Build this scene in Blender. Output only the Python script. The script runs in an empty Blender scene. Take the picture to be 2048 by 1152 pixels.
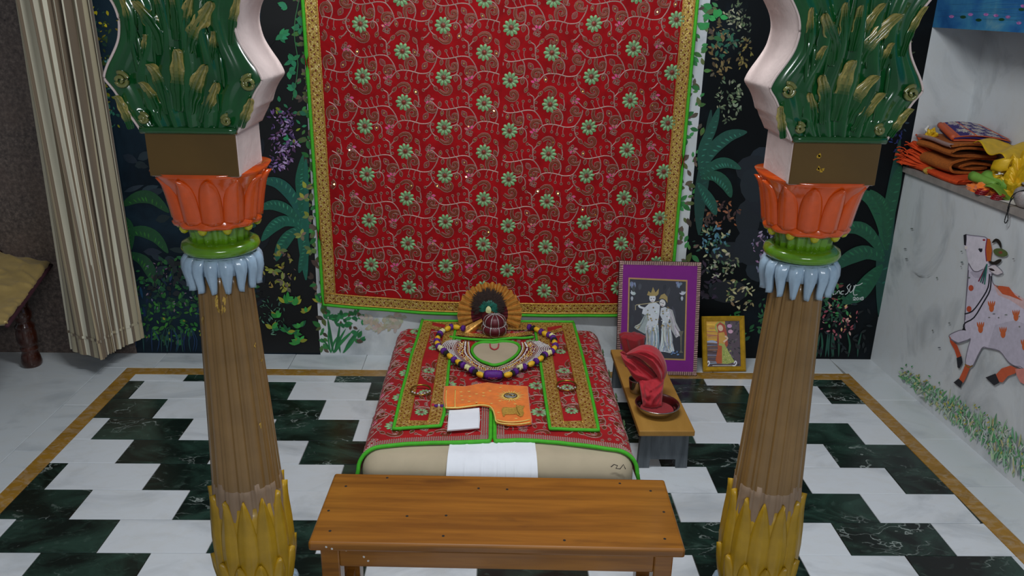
import bpy, bmesh, math, random
from mathutils import Vector, Matrix, noise as mnoise
from math import sin, cos, pi, radians, sqrt, hypot, atan2

S = bpy.context.scene
C = S.collection
# ------------------------------------------------------------------ camera
FPX, PITCH, ROLL, YAW, CH = 1596.62, 0.34671, 0.018073, 0.022127, 1.478
_F = Vector((sin(YAW)*cos(PITCH), cos(YAW)*cos(PITCH), -sin(PITCH)))
_R = Vector((cos(YAW), -sin(YAW), 0.0))
_U = _R.cross(_F)
CR = _R*cos(ROLL) + _U*sin(ROLL)
CU = -_R*sin(ROLL) + _U*cos(ROLL)
CC = Vector((0, 0, CH))
cam_d = bpy.data.cameras.new('camera')
cam_d.sensor_width = 36.0
cam_d.lens = FPX/2048*36
cam_d.clip_start = 0.02
cam = bpy.data.objects.new('camera', cam_d)
C.objects.link(cam)
M = Matrix((CR, CU, -_F)).transposed().to_4x4()
M.translation = CC
cam.matrix_world = M
S.camera = cam
# ------------------------------------------------------------------ light
w = bpy.data.worlds.new('world')
S.world = w
w.use_nodes = True
w.node_tree.nodes['Background'].inputs[0].default_value = (0.80, 0.90, 1.0, 1)
w.node_tree.nodes['Background'].inputs[1].default_value = 0.16


def area(name, loc, size, sy, power, rot, col):
    d = bpy.data.lights.new(name, 'AREA')
    d.shape = 'RECTANGLE'
    d.size = size
    d.size_y = sy
    d.energy = power
    d.color = col
    o = bpy.data.objects.new(name, d)
    C.objects.link(o)
    o.location = loc
    o.rotation_euler = rot
    return o


area('shrine_tube_light', (0.05, 1.7, 2.6), 1.1, 0.12, 34, (radians(4), 0, 0), (0.93, 0.97, 1.0))
area('front_fill_light', (0.35, -1.5, 2.35), 1.3, 0.16, 34, (radians(68), 0, 0), (0.93, 0.97, 1.0))  # unseen area light added behind the camera for highlights on the pillar fronts
S.view_settings.view_transform = 'Standard'
S.view_settings.look = 'None'
S.view_settings.gamma = 1.0
S.view_settings.use_curve_mapping = False
S.view_settings.exposure = 0.0

# ------------------------------------------------------------------ pixel helpers (photo frame 2048 x 1152)
def ray(x, y):
    return _F + CR*((x-1024)/FPX) - CU*((y-576)/FPX)


def onz(x, y, z):
    d = ray(x, y)
    return CC + d*((z-CH)/d.z)


def ony(x, y, Y):
    d = ray(x, y)
    return CC + d*(Y/d.y)


class Plane:
    def __init__(s, p0, n):
        s.p0, s.n = Vector(p0), Vector(n).normalized()

    def __call__(s, x, y, off=0.0):
        d = ray(x, y)
        p = s.p0 + s.n*off
        return CC + d*(((p-CC).dot(s.n))/d.dot(s.n))


WY = 3.205                                   # back wall
RW0, RW1 = Vector((1.671, 3.205, 0)), Vector((1.719, 2.178, 0))   # foot of the right wall
rwd = (RW1-RW0).normalized()                 # along the right wall towards the hall
rwn = Vector((rwd.y, -rwd.x, 0))             # normal into the room
if rwn.x > 0:
    rwn = -rwn
P_back = Plane((0, WY, 0), (0, -1, 0))
P_right = Plane(RW0, rwn)


def lin(c):
    if isinstance(c, str):
        c = c.lstrip('#')
        c = [int(c[i:i+2], 16)/255 for i in (0, 2, 4)]
    return tuple((v/12.92 if v <= .04045 else ((v+.055)/1.055)**2.4) for v in c[:3])


# ------------------------------------------------------------------ materials
def new_mat(name):
    m = bpy.data.materials.new(name)
    m.use_nodes = True
    nt = m.node_tree
    return m, nt, nt.nodes['Principled BSDF']


def N(nt, t, **k):
    n = nt.nodes.new(t)
    for a, b in k.items():
        setattr(n, a, b)
    return n


def setp(b, rough=.5, metal=0, spec=None, coat=0, sheen=0):
    b.inputs['Roughness'].default_value = rough
    b.inputs['Metallic'].default_value = metal
    if spec is not None:
        b.inputs['Specular IOR Level'].default_value = spec
    b.inputs['Coat Weight'].default_value = coat
    b.inputs['Coat Roughness'].default_value = .12
    b.inputs['Sheen Weight'].default_value = sheen


def mixc(nt, fac, a, b):
    n = N(nt, 'ShaderNodeMix', data_type='RGBA')
    for i, v in ((0, fac), (6, a), (7, b)):
        if hasattr(v, 'is_output') or isinstance(v, bpy.types.NodeSocket):
            nt.links.new(v, n.inputs[i])
        else:
            n.inputs[i].default_value = v if i == 0 else (*v, 1)
    return n.outputs[2]


def ramp(nt, sock, stops):
    r = N(nt, 'ShaderNodeValToRGB')
    nt.links.new(sock, r.inputs[0])
    els = r.color_ramp.elements
    while len(els) < len(stops):
        els.new(.5)
    for e, (p, c) in zip(els, stops):
        e.position = p
        e.color = (*c, 1) if len(c) == 3 else c
    return r.outputs[0]


def coords(nt, kind='Object', scale=(1, 1, 1), rnd=False):
    tc = N(nt, 'ShaderNodeTexCoord')
    mp = N(nt, 'ShaderNodeMapping')
    mp.inputs['Scale'].default_value = scale
    nt.links.new(tc.outputs[kind], mp.inputs[0])
    if rnd:
        oi = N(nt, 'ShaderNodeObjectInfo')
        ml = N(nt, 'ShaderNodeMath', operation='MULTIPLY')
        ml.inputs[1].default_value = 37.0
        nt.links.new(oi.outputs['Random'], ml.inputs[0])
        nt.links.new(ml.outputs[0], mp.inputs['Location'])
    return mp.outputs[0]


def tex_noise(nt, vec, scale, detail=4, rough=.55, dist=0):
    n = N(nt, 'ShaderNodeTexNoise')
    n.inputs['Scale'].default_value = scale
    n.inputs['Detail'].default_value = detail
    n.inputs['Roughness'].default_value = rough
    n.inputs['Distortion'].default_value = dist
    nt.links.new(vec, n.inputs['Vector'])
    return n.outputs[0]


def bump(nt, b, sock, strength=.3, dist=.01):
    n = N(nt, 'ShaderNodeBump')
    n.inputs['Strength'].default_value = strength
    n.inputs['Distance'].default_value = dist
    nt.links.new(sock, n.inputs['Height'])
    nt.links.new(n.outputs[0], b.inputs['Normal'])


def mat_plain(name, col, rough=.5, metal=0, var=.12, vs=30, bs=0, bd=.002, coat=0, sheen=0, spec=None, bscale=None):
    m, nt, b = new_mat(name)
    c = lin(col)
    setp(b, rough, metal, spec, coat, sheen)
    v = coords(nt)
    n = tex_noise(nt, v, vs, 4)
    lo = tuple(x*(1-var) for x in c)
    hi = tuple(min(1, x*(1+var)) for x in c)
    nt.links.new(ramp(nt, n, [(.3, lo), (.7, hi)]), b.inputs['Base Color'])
    if bs:
        bump(nt, b, tex_noise(nt, v, bscale or vs*3, 3), bs, bd)
    return m


def mat_marble(name, base, vein, rnd=True, scale=2.2, rough=.28, dark=False, amount=(.52, .72)):
    m, nt, b = new_mat(name)
    setp(b, rough, 0, .5)
    v = coords(nt, 'Object', (1, 1.6, 1), rnd)
    n1 = tex_noise(nt, v, scale, 6, .6, 1.6)
    n2 = tex_noise(nt, v, scale*6, 5, .65, .8)
    c = mixc(nt, ramp(nt, n1, [(amount[0], (0, 0, 0)), (amount[1], (1, 1, 1))]), lin(base), lin(vein))
    if dark:
        wv = N(nt, 'ShaderNodeTexVoronoi', feature='DISTANCE_TO_EDGE')
        wv.inputs['Scale'].default_value = 9
        dv = N(nt, 'ShaderNodeMix', data_type='RGBA')
        dv.inputs[0].default_value = .35
        nz = N(nt, 'ShaderNodeTexNoise')
        nz.inputs['Scale'].default_value = 6
        nz.inputs['Detail'].default_value = 6
        nt.links.new(v, nz.inputs['Vector'])
        nt.links.new(v, dv.inputs[6])
        nt.links.new(nz.outputs[1], dv.inputs[7])
        nt.links.new(dv.outputs[2], wv.inputs['Vector'])
        line = ramp(nt, wv.outputs[0], [(0, (1, 1, 1)), (.035, (0, 0, 0))])
        msk = ramp(nt, tex_noise(nt, v, 5, 4), [(.52, (0, 0, 0)), (.66, (.8, .8, .8))])
        mm = N(nt, 'ShaderNodeMath', operation='MULTIPLY')
        nt.links.new(line, mm.inputs[0])
        nt.links.new(msk, mm.inputs[1])
        c = mixc(nt, mm.outputs[0], c, lin('#aab4ae'))
        spk = ramp(nt, n2, [(.58, (0, 0, 0)), (.75, (.35, .35, .35))])
        c = mixc(nt, spk, c, lin('#5d7268'))
    else:
        c2 = mixc(nt, ramp(nt, n2, [(.45, (0, 0, 0)), (.8, (.35, .35, .35))]), c, lin('#c9c6bd'))
        c = c2
    nt.links.new(c, b.inputs['Base Color'])
    return m


def mat_attr(name, rough=.5, coat=0, metal=0, spec=None):
    m, nt, b = new_mat(name)
    setp(b, rough, metal, spec, coat)
    a = N(nt, 'ShaderNodeVertexColor', layer_name='Col')
    v = coords(nt)
    n = tex_noise(nt, v, 60, 4)
    mr = N(nt, 'ShaderNodeMapRange')
    mr.inputs[3].default_value = .78
    mr.inputs[4].default_value = 1.2
    nt.links.new(n, mr.inputs[0])
    mx = N(nt, 'ShaderNodeMix', data_type='RGBA', blend_type='MULTIPLY')
    mx.inputs[0].default_value = 1
    nt.links.new(a.outputs[0], mx.inputs[6])
    nt.links.new(mr.outputs[0], mx.inputs[7])
    nt.links.new(mx.outputs[2], b.inputs['Base Color'])
    return m


def mat_wood(name, c1, c2, rough=.35, scale=(2, 30, 30), coat=.2, dirt=None):
    m, nt, b = new_mat(name)
    setp(b, rough, 0, .5, coat)
    v = coords(nt, 'Object', scale)
    n = tex_noise(nt, v, 1.5, 6, .6, .6)
    c = ramp(nt, n, [(.25, lin(c1)), (.75, lin(c2))])
    v2 = coords(nt, 'Object', (3, 9, 9))
    k = ramp(nt, tex_noise(nt, v2, 1.6, 4), [(.62, (0, 0, 0)), (.8, (.7, .7, .7))])
    c = mixc(nt, k, c, lin(dirt or '#3a2412'))
    nt.links.new(c, b.inputs['Base Color'])
    bump(nt, b, n, .12, .002)
    return m


def mat_mural(name, cols, scale=2.5):
    m, nt, b = new_mat(name)
    setp(b, .5, 0, .15)
    v = coords(nt)
    n = tex_noise(nt, v, scale, 5, .6, .5)
    c = ramp(nt, n, [(p, lin(k)) for p, k in cols])
    nt.links.new(c, b.inputs['Base Color'])
    return m


def mat_gold_lace(name):
    """woven gold lace ribbon: UV u along the ribbon in ribbon widths, v across"""
    m, nt, b = new_mat(name)
    setp(b, .36, .5, .6)
    tc = N(nt, 'ShaderNodeTexCoord')
    sp = N(nt, 'ShaderNodeSeparateXYZ')
    nt.links.new(tc.outputs['UV'], sp.inputs[0])

    def mt(op, a, bb=None):
        n = N(nt, 'ShaderNodeMath', operation=op)
        for i, x in enumerate((a, bb)):
            if x is None:
                continue
            if isinstance(x, (int, float)):
                n.inputs[i].default_value = x
            else:
                nt.links.new(x, n.inputs[i])
        return n.outputs[0]
    su = mt('SINE', mt('MULTIPLY', sp.outputs[0], 2*pi*1.6))
    vv = mt('SUBTRACT', sp.outputs[1], .5)
    sv = mt('COSINE', mt('MULTIPLY', vv, 2*pi*1.7))
    pat = mt('MULTIPLY', su, sv)
    hole = mt('GREATER_THAN', pat, .72)
    inb = mt('LESS_THAN', mt('ABSOLUTE', vv), .33)
    hole = mt('MULTIPLY', hole, inb)
    su2 = mt('SINE', mt('MULTIPLY', sp.outputs[0], 2*pi*4.8))
    sv2 = mt('SINE', mt('MULTIPLY', sp.outputs[1], 2*pi*4))
    hole2 = mt('MULTIPLY', mt('GREATER_THAN', mt('MULTIPLY', su2, sv2), .8), inb)
    h = mt('MAXIMUM', hole, hole2)
    v = coords(nt)
    g = ramp(nt, tex_noise(nt, v, 160, 3), [(.3, lin('#8a6a24')), (.5, lin('#cba348')), (.72, lin('#f8e29a'))])
    nt.links.new(mixc(nt, h, g, lin('#6b1a12')), b.inputs['Base Color'])
    inv = mt('SUBTRACT', 1.0, h)
    nt.links.new(mt('MULTIPLY', inv, .5), b.inputs['Metallic'])
    hh = mt('ADD', mt('MULTIPLY', inv, .6), tex_noise(nt, v, 220, 2))
    bump(nt, b, hh, .7, .003)
    return m


def mat_stripes(name):
    m, nt, b = new_mat(name)
    setp(b, .85, 0, .2, 0, .2)
    tc = N(nt, 'ShaderNodeTexCoord')
    sp = N(nt, 'ShaderNodeSeparateXYZ')
    nt.links.new(tc.outputs['UV'], sp.inputs[0])
    fr = N(nt, 'ShaderNodeMath', operation='FRACT')
    ml = N(nt, 'ShaderNodeMath', operation='MULTIPLY')
    ml.inputs[1].default_value = 1.0
    nt.links.new(sp.outputs[0], ml.inputs[0])
    nt.links.new(ml.outputs[0], fr.inputs[0])
    r = N(nt, 'ShaderNodeValToRGB')
    r.color_ramp.interpolation = 'CONSTANT'
    st = [(0, '#d6d0ba'), (.20, '#7d6d5b'), (.40, '#b5aa8e'), (.56, '#746555'), (.72, '#aa9b7e'), (.88, '#7d6d5b')]
    els = r.color_ramp.elements
    while len(els) < len(st):
        els.new(.5)
    for e, (p, c) in zip(els, st):
        e.position = p
        e.color = (*lin(c), 1)
    nt.links.new(fr.outputs[0], r.inputs[0])
    nt.links.new(r.outputs[0], b.inputs['Base Color'])
    bump(nt, b, tex_noise(nt, coords(nt), 300, 2), .15, .001)
    return m


def mat_granite(name):
    m, nt, b = new_mat(name)
    setp(b, .5, 0, .4)
    v = coords(nt)
    n1 = tex_noise(nt, v, 60, 5, .7)
    n2 = tex_noise(nt, v, 6, 4)
    c = ramp(nt, n1, [(.3, lin('#37302e')), (.5, lin('#5c514c')), (.72, lin('#84756c'))])
    c = mixc(nt, ramp(nt, n2, [(.4, (0, 0, 0)), (.7, (.5, .5, .5))]), c, lin('#6b5a52'))
    nt.links.new(c, b.inputs['Base Color'])
    return m


MT = dict(
    white_marble=mat_marble('white_marble_tile', '#d6dade', '#a9aeb2', amount=(.5, .8)),
    slab_marble=mat_marble('white_marble_slab', '#cbd0d3', '#8d9499', True, 1.6, .3, amount=(.5, .82)),
    wall_marble=mat_marble('wall_marble', '#d3d7d9', '#868d93', False, 1.9, .35, amount=(.5, .8)),
    dark_marble=mat_marble('green_black_marble', '#101a16', '#2a4238', True, 3.5, .25, True, (.42, .66)),
    yellow_stone=mat_marble('yellow_stone', '#a5792a', '#8a6420', True, 5, .35, amount=(.35, .7)),
    shelf_stone=mat_plain('dusty_shelf_stone', '#8f8781', .6, 0, .2, 25),
    grout=mat_plain('grout', '#8a8a84', .9),
    granite=mat_granite('brown_granite'),
    mural_left=mat_mural('mural_left_ground', [(.25, '#0c1216'), (.45, '#14202a'), (.58, '#1d2f3b'), (.75, '#27413f')], 2.2),
    mural_dark=mat_mural('mural_dark_ground', [(.3, '#07090b'), (.55, '#0b1013'), (.75, '#152029')], 2.2),
    pond=mat_mural('pond_paint', [(.25, '#1f4d86'), (.45, '#2e69a0'), (.6, '#3f83ab'), (.75, '#7fa9ad')], 5),
    paint=mat_attr('wall_paint', .45),
    velvet=mat_plain('red_velvet', '#980810', .8, 0, .22, 18, .25, .002, sheen=.06, spec=.15),
    velvet2=mat_plain('red_velvet_cover', '#a40b13', .62, 0, .2, 18, .3, .002, sheen=.08, spec=.3),
    green=mat_plain('green_piping', '#43b21f', .7, 0, .1, 60),
    lace=mat_gold_lace('gold_lace'),
    gold_thread=mat_plain('gold_thread', '#c99a48', .4, .6, .3, 300),
    silver=mat_plain('silver_pink_thread', '#b08d84', .45, .3, .3, 400, .4, .001),
    bead_silver=mat_plain('silver_bead', '#bdb6b4', .36, .5, .25, 300),
    brown_fill=mat_plain('copper_sequin_fill', '#7d3520', .45, .3, .35, 250, .4, .001),
    sequin=mat_plain('gold_sequin', '#f4d07a', .18, .9, .2, 200),
    pink=mat_plain('pink_thread', '#e8408c', .6, 0, .15, 200),
    fgreen=mat_plain('green_petal_thread', '#7fae78', .5, .1, .3, 260, .4, .001),
    beige=mat_plain('beige_cotton', '#b8a98e', .9, 0, .06, 12, .15, .001),
    white_cloth=mat_plain('white_cotton', '#eef0f6', .9, 0, .03, 20, .1, .001),
    wood=mat_wood('varnished_teak', '#6b4012', '#a86c22', .32, (1.6, 26, 26), .3),
    ply=mat_wood('worn_plywood', '#9c6f28', '#b98a3f', .55, (8, 2, 8), 0, '#b39a86'),
    grey_wood=mat_wood('weathered_grey_wood', '#3f464b', '#6c7378', .8, (30, 30, 3), 0, '#2d3236'),
    dark_wood=mat_plain('dark_turned_wood', '#3a180c', .22, 0, .4, 20, coat=.4),
    gold_quilt=mat_plain('gold_satin', '#b59a5e', .34, .25, .12, 15, .15, .004, sheen=.1),
    maroon=mat_plain('maroon_cloth', '#3a1220', .8),
    stripes=mat_stripes('striped_curtain'),
    p_green=mat_attr('green_enamel', .14, .8),
    p_pink=mat_plain('pink_limewash', '#d8c3bd', .8, 0, .08, 14, .5, .004),
    p_brown=mat_plain('brown_enamel', '#5c4318', .3, 0, .12, 9, coat=.3),
    p_orange=mat_plain('orange_enamel', '#d04f10', .17, 0, .16, 25, .15, .003, coat=.45),
    p_shaft=mat_plain('brown_shaft_paint', '#866539', .3, 0, .22, 8, .12, .003, coat=.25),
    p_shaft2=mat_plain('bare_shaft_plaster', '#8f765f', .6, 0, .15, 12, .2, .003),
    p_blue=mat_plain('pale_blue_enamel', '#9db3c6', .25, 0, .12, 40, coat=.4),
    p_lime=mat_plain('lime_enamel', '#5c8a16', .18, 0, .2, 30, coat=.5),
    p_yellow=mat_plain('mustard_enamel', '#b28a16', .38, 0, .15, 20, coat=.15),
    p_bead=mat_plain('yellow_bead_enamel', '#a5a012', .25, 0, .2, 30, coat=.4),
    steel=mat_plain('stainless_steel', '#b9b4ae', .2, 1, .05, 10),
    redcloth=mat_plain('red_cotton', '#bb2330', .8, 0, .12, 25, .2, .002, sheen=.2),
    redcloth2=mat_plain('crimson_cotton', '#8f121c', .85, 0, .12, 25, .2, .002, sheen=.2),
    purple=mat_plain('purple_card', '#7d1280', .7, 0, .06, 20),
    gold_frame=mat_plain('gilt_frame', '#c79a22', .3, .35, .2, 40, .2, .001),
    yellow_bead=mat_plain('yellow_silk_bead', '#eab822', .6, 0, .12, 120, .3, .001),
    purple_bead=mat_plain('purple_silk_bead', '#56137f', .65, 0, .2, 120, .4, .001),
    black_bead=mat_plain('black_wool_bead', '#171812', .8, 0, .2, 120),
    cream_bead=mat_plain('cream_silk_bead', '#e6e3a4', .6, 0, .1, 120, .3, .001),
    turban=mat_plain('maroon_turban_silk', '#5d1420', .45, .1, .2, 50, .2, .001),
    foil=mat_plain('copper_gold_foil', '#e0a552', .26, .6, .25, 60, .25, .002),
    feather=mat_plain('peacock_brown', '#2c1a14', .8, 0, .4, 90, .5, .003),
    teal=mat_plain('peacock_teal', '#106050', .45, .2, .4, 90),
    orange_v=mat_plain('orange_velvet', '#f07a10', .7, 0, .15, 40, .3, .002, sheen=.4),
    pale_gold=mat_plain('pale_gold_thread', '#f3cf6e', .5, .1, .15, 200, .3, .001),
    dull_gold=mat_plain('dull_gold_thread', '#c9a24a', .45, .35, .3, 200, .4, .001),
    brass=mat_plain('antique_brass', '#9a7a36', .28, .9, .3, 60),
    orange_c=mat_plain('orange_shawl', '#d2460f', .85, 0, .15, 60, .3, .003),
    rust_c=mat_plain('rust_blanket', '#a85a1a', .9, 0, .18, 120, .5, .003),
    violet_c=mat_attr('violet_brocade', .55),
    yellow_c=mat_plain('yellow_satin', '#d8ae1c', .45, .1, .15, 30, .2, .003),
    green_c=mat_plain('light_green_cloth', '#6f9c3a', .6, 0, .15, 30),
    red_glass=mat_plain('red_glass_bead', '#8f0f1c', .15, 0, .2, 30, coat=.6),
    paper=mat_plain('white_paper', '#d8d4cf', .8, 0, .05, 20),
    black=mat_plain('black_thread', '#151515', .8),

)

# ------------------------------------------------------------------ object helpers
def link(o, parent=None):
    C.objects.link(o)
    if parent is not None:
        o.parent = parent
    return o


def tag(o, label=None, cat=None, group=None, kind=None):
    if label:
        o['label'] = label
    if cat:
        o['category'] = cat
    if group:
        o['group'] = group
    if kind:
        o['kind'] = kind
    return o


def empty(name, loc=(0, 0, 0), label=None, cat=None, group=None, kind=None, rz=0):
    o = bpy.data.objects.new(name, None)
    o.empty_display_size = .05
    o.location = loc
    o.rotation_euler = (0, 0, rz)
    return tag(link(o), label, cat, group, kind)


def mesh(name, V, F, mats, smooth=False, uv=None, cols=None, midx=None):
    me = bpy.data.meshes.new(name)
    me.from_pydata([tuple(v) for v in V], [], F)
    for m in (mats if isinstance(mats, (list, tuple)) else [mats]):
        me.materials.append(MT[m] if isinstance(m, str) else m)
    if midx:
        me.polygons.foreach_set('material_index', midx)
    if smooth:
        me.polygons.foreach_set('use_smooth', [True]*len(me.polygons))
    if uv:
        l = me.uv_layers.new(name='UVMap')
        for p in me.polygons:
            for li in p.loop_indices:
                l.data[li].uv = uv[me.loops[li].vertex_index]
    if cols:
        a = me.color_attributes.new('Col', 'FLOAT_COLOR', 'CORNER')
        for p in me.polygons:
            for li in p.loop_indices:
                a.data[li].color = (*cols[p.index], 1)
    me.update()
    return me


def obj(name, me, parent=None, world=False):
    """new object from mesh; world=True keeps the mesh's world coordinates under a moved parent"""
    o = bpy.data.objects.new(name, me)
    link(o, parent)
    if world and parent is not None:
        o.matrix_parent_inverse = Matrix.LocRotScale(parent.location, parent.rotation_euler, parent.scale).inverted()
    return o


def mobj(name, V, F, mats, parent=None, world=True, **k):
    return obj(name, mesh(name, V, F, mats, **k), parent, world)


def fixn(me):
    bm = bmesh.new()
    bm.from_mesh(me)
    bmesh.ops.recalc_face_normals(bm, faces=bm.faces)
    bm.to_mesh(me)
    bm.free()
    return me


def box_me(name, x0, x1, y0, y1, z0, z1, mat, bev=0, seg=2, smooth=False):
    bm = bmesh.new()
    vs = [bm.verts.new((x, y, z)) for x in (x0, x1) for y in (y0, y1) for z in (z0, z1)]
    for f in ((0, 1, 3, 2), (4, 6, 7, 5), (0, 4, 5, 1), (2, 3, 7, 6), (0, 2, 6, 4), (1, 5, 7, 3)):
        bm.faces.new([vs[i] for i in f])
    bmesh.ops.recalc_face_normals(bm, faces=bm.faces)
    if bev:
        bmesh.ops.bevel(bm, geom=bm.edges[:], offset=bev, segments=seg, profile=.5, affect='EDGES')
    me = bpy.data.meshes.new(name)
    bm.to_mesh(me)
    bm.free()
    me.materials.append(MT[mat])
    if smooth:
        me.polygons.foreach_set('use_smooth', [True]*len(me.polygons))
    return me


def box(name, x0, x1, y0, y1, z0, z1, mat, parent=None, bev=0, world=True, seg=2):
    return obj(name, box_me(name, x0, x1, y0, y1, z0, z1, mat, bev, seg), parent, world)


def grid(fn, nu, nv, closeu=False):
    """fn(i/nu, j/nv) -> point ; returns V,F"""
    V, F = [], []
    cu = nu if closeu else nu+1
    for j in range(nv+1):
        for i in range(cu):
            V.append(fn(i/nu, j/nv))
    for j in range(nv):
        for i in range(nu):
            a = j*cu+i
            b = j*cu+(i+1) % cu
            F.append((a, b, b+cu, a+cu))
    return V, F


def grid_uv(fn, nu, nv):
    return [fn(i/nu, j/nv) for j in range(nv+1) for i in range(nu+1)]


def lathe(prof, n=32, flute=None, cx=0, cy=0):
    """prof list of (r,z)"""
    def f(u, v):
        k = v*(len(prof)-1)
        i = min(int(k), len(prof)-2)
        t = k-i
        r = prof[i][0]*(1-t)+prof[i+1][0]*t
        z = prof[i][1]*(1-t)+prof[i+1][1]*t
        a = u*2*pi
        if flute:
            r += flute(a, z)
        return (cx+r*cos(a), cy+r*sin(a), z)
    V, F = grid(f, n, len(prof)-1, True)
    return V, F


def tube(pts, r, n=6, closed=False):
    pts = [Vector(p) for p in pts]
    V, F = [], []
    m = len(pts)
    up = Vector((0, 0, 1))
    for i, p in enumerate(pts):
        a = pts[(i-1) % m] if (closed or i > 0) else p
        b = pts[(i+1) % m] if (closed or i < m-1) else p
        t = (b-a)
        t = t.normalized() if t.length > 1e-9 else Vector((1, 0, 0))
        s = t.cross(up)
        if s.length < 1e-3:
            s = t.cross(Vector((0, 1, 0)))
        s.normalize()
        q = s.cross(t)
        rr = r(i/(m-1)) if callable(r) else r
        for k in range(n):
            V.append(p + s*(rr*cos(2*pi*k/n)) + q*(rr*sin(2*pi*k/n)))
    for i in range(m if closed else m-1):
        for k in range(n):
            a, b = i*n+k, i*n+(k+1) % n
            c, d = ((i+1) % m)*n+(k+1) % n, ((i+1) % m)*n+k
            F.append((a, b, c, d))
    if not closed:
        F.append(tuple(range(n))[::-1])
        F.append(tuple((m-1)*n+k for k in range(n)))
    return V, F


class MB:
    """collects shapes for one mesh"""
    def __init__(s):
        s.V, s.F, s.M, s.K = [], [], [], []

    def add(s, VF, mi=0, col=None):
        o = len(s.V)
        s.V += [tuple(v) for v in VF[0]]
        for f in VF[1]:
            s.F.append(tuple(i+o for i in f))
            s.M.append(mi)
            s.K.append(col or (1, 1, 1))
        return s

    def build(s, name, mats, parent=None, smooth=False, world=True, cols=False):
        return mobj(name, s.V, s.F, mats, parent, world, smooth=smooth, midx=s.M, cols=s.K if cols else None)


def copy_tree(o, parent=None):
    c = o.copy()
    C.objects.link(c)
    if parent is not None:
        c.parent = parent
    for ch in list(o.children):
        copy_tree(ch, c)
    return c


def catmull(pts, sub=3):
    if len(pts) < 3:
        return list(pts)
    out = []
    n = len(pts)
    for i in range(n-1):
        p0, p1, p2, p3 = pts[max(i-1, 0)], pts[i], pts[i+1], pts[min(i+2, n-1)]
        for k in range(sub):
            t = k/sub
            out.append(tuple(.5*((2*b)+(c-a)*t+(2*a-5*b+4*c-d)*t*t+(3*b-a-3*c+d)*t**3)
                             for a, b, c, d in zip(p0, p1, p2, p3)))
    out.append(tuple(pts[-1]))
    return out


def interp(pts, t):
    k = max(0, min(1, t))*(len(pts)-1)
    i = min(int(k), len(pts)-2)
    f = k-i
    return tuple(a*(1-f)+b*f for a, b in zip(pts[i], pts[i+1]))


# ------------------------------------------------------------------ flat paint on walls and prints
class Paint:
    def __init__(s, plane, seed=1, base=.0004, step=2.5e-6):
        s.pl, s.rnd = plane, random.Random(seed)
        s.polys, s.cols = [], []
        s.o, s.st = base, step

    def poly(s, pts, col):
        off = s.o + len(s.polys)*s.st
        s.polys.append([s.pl(x, y, off) for x, y in pts])
        s.cols.append(lin(col) if isinstance(col, str) else col)

    def stroke(s, pts, w, col, taper=False, sub=3):
        pts = catmull(pts, sub)
        n = len(pts)
        L, R = [], []
        for i, p in enumerate(pts):
            a, b = pts[max(i-1, 0)], pts[min(i+1, n-1)]
            dx, dy = b[0]-a[0], b[1]-a[1]
            d = hypot(dx, dy) or 1
            ww = w/2*(max(.12, sin(pi*min(1, max(0, i/(n-1))))**.7) if taper else 1)
            L.append((p[0]-dy/d*ww, p[1]+dx/d*ww))
            R.append((p[0]+dy/d*ww, p[1]-dx/d*ww))
        off = s.o + len(s.polys)*s.st
        for i in range(n-1):
            s.polys.append([s.pl(x, y, off) for x, y in (L[i], L[i+1], R[i+1], R[i])])
            s.cols.append(lin(col) if isinstance(col, str) else col)

    def leaf(s, x, y, ln, wd, ang, col, curve=0):
        ca, sa = cos(ang), sin(ang)
        prof = [(0, 0), (.25, .42), (.5, .5), (.75, .34), (1, 0), (.75, -.34), (.5, -.5), (.25, -.42)]
        s.poly([(x+ca*ln*a-sa*(wd*b+curve*a*a), y+sa*ln*a+ca*(wd*b+curve*a*a)) for a, b in prof], col)

    def ell(s, x, y, rx, ry, col, n=14, rot=0):
        s.poly([(x+rx*cos(2*pi*i/n)*cos(rot)-ry*sin(2*pi*i/n)*sin(rot),
                 y+rx*cos(2*pi*i/n)*sin(rot)+ry*sin(2*pi*i/n)*cos(rot)) for i in range(n)], col)

    def vary(s, col, v=.25):
        c = lin(col)
        k = 1+s.rnd.uniform(-v, v)
        return tuple(min(1, x*k*(1+s.rnd.uniform(-.1, .1))) for x in c)

    def cluster(s, cx, cy, rx, ry, n, ln, cols, wd=.45, down=None, v=.25):
        for _ in range(n):
            a, q = s.rnd.uniform(0, 2*pi), sqrt(s.rnd.random())
            l = ln*s.rnd.uniform(.6, 1.3)
            an = s.rnd.uniform(0, 2*pi) if down is None else down+s.rnd.gauss(0, .7)
            s.leaf(cx+rx*q*cos(a), cy+ry*q*sin(a), l, l*wd*s.rnd.uniform(.7, 1.2), an,
                   s.vary(s.rnd.choice(cols), v))

    def frond(s, pts, w, col, hi, ribs=10):
        """broad banana leaf along pts with lighter rib strokes"""
        s.stroke(pts, w, s.vary(col, .1), True, 4)
        cp = catmull(pts, 4)
        n = len(cp)
        for k in range(ribs):
            t = (k+.7)/(ribs+1)
            i = min(int(t*(n-1)), n-2)
            x, y = cp[i]
            dx, dy = cp[i+1][0]-x, cp[i+1][1]-y
            a = atan2(dy, dx)
            l = w*.42*sin(pi*t)**.7
            for sg in (1, -1):
                s.leaf(x, y, l*1.1, l*.3, a+sg*1.05, s.vary(hi if sg > 0 else col, .15))

    def build(s, name, parent=None, mat='paint'):
        V, F = [], []
        for p in s.polys:
            o = len(V)
            V += p
            F.append(tuple(range(o, o+len(p))))
        return mobj(name, V, F, mat, parent, True, cols=s.cols)

# ================================================================== FLOOR
random.seed(7)
floor = empty('floor', (0, 0, 0), kind='structure')
box('screed', -3.4, 2.2, -1.2, WY+.3, -.05, -.0045, 'grout', floor)
TW, TP = .1528, .1525
X0 = -1.4175
YB = 2.9997                      # inner edge of the back yellow strip
XL = -1.481


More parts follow.
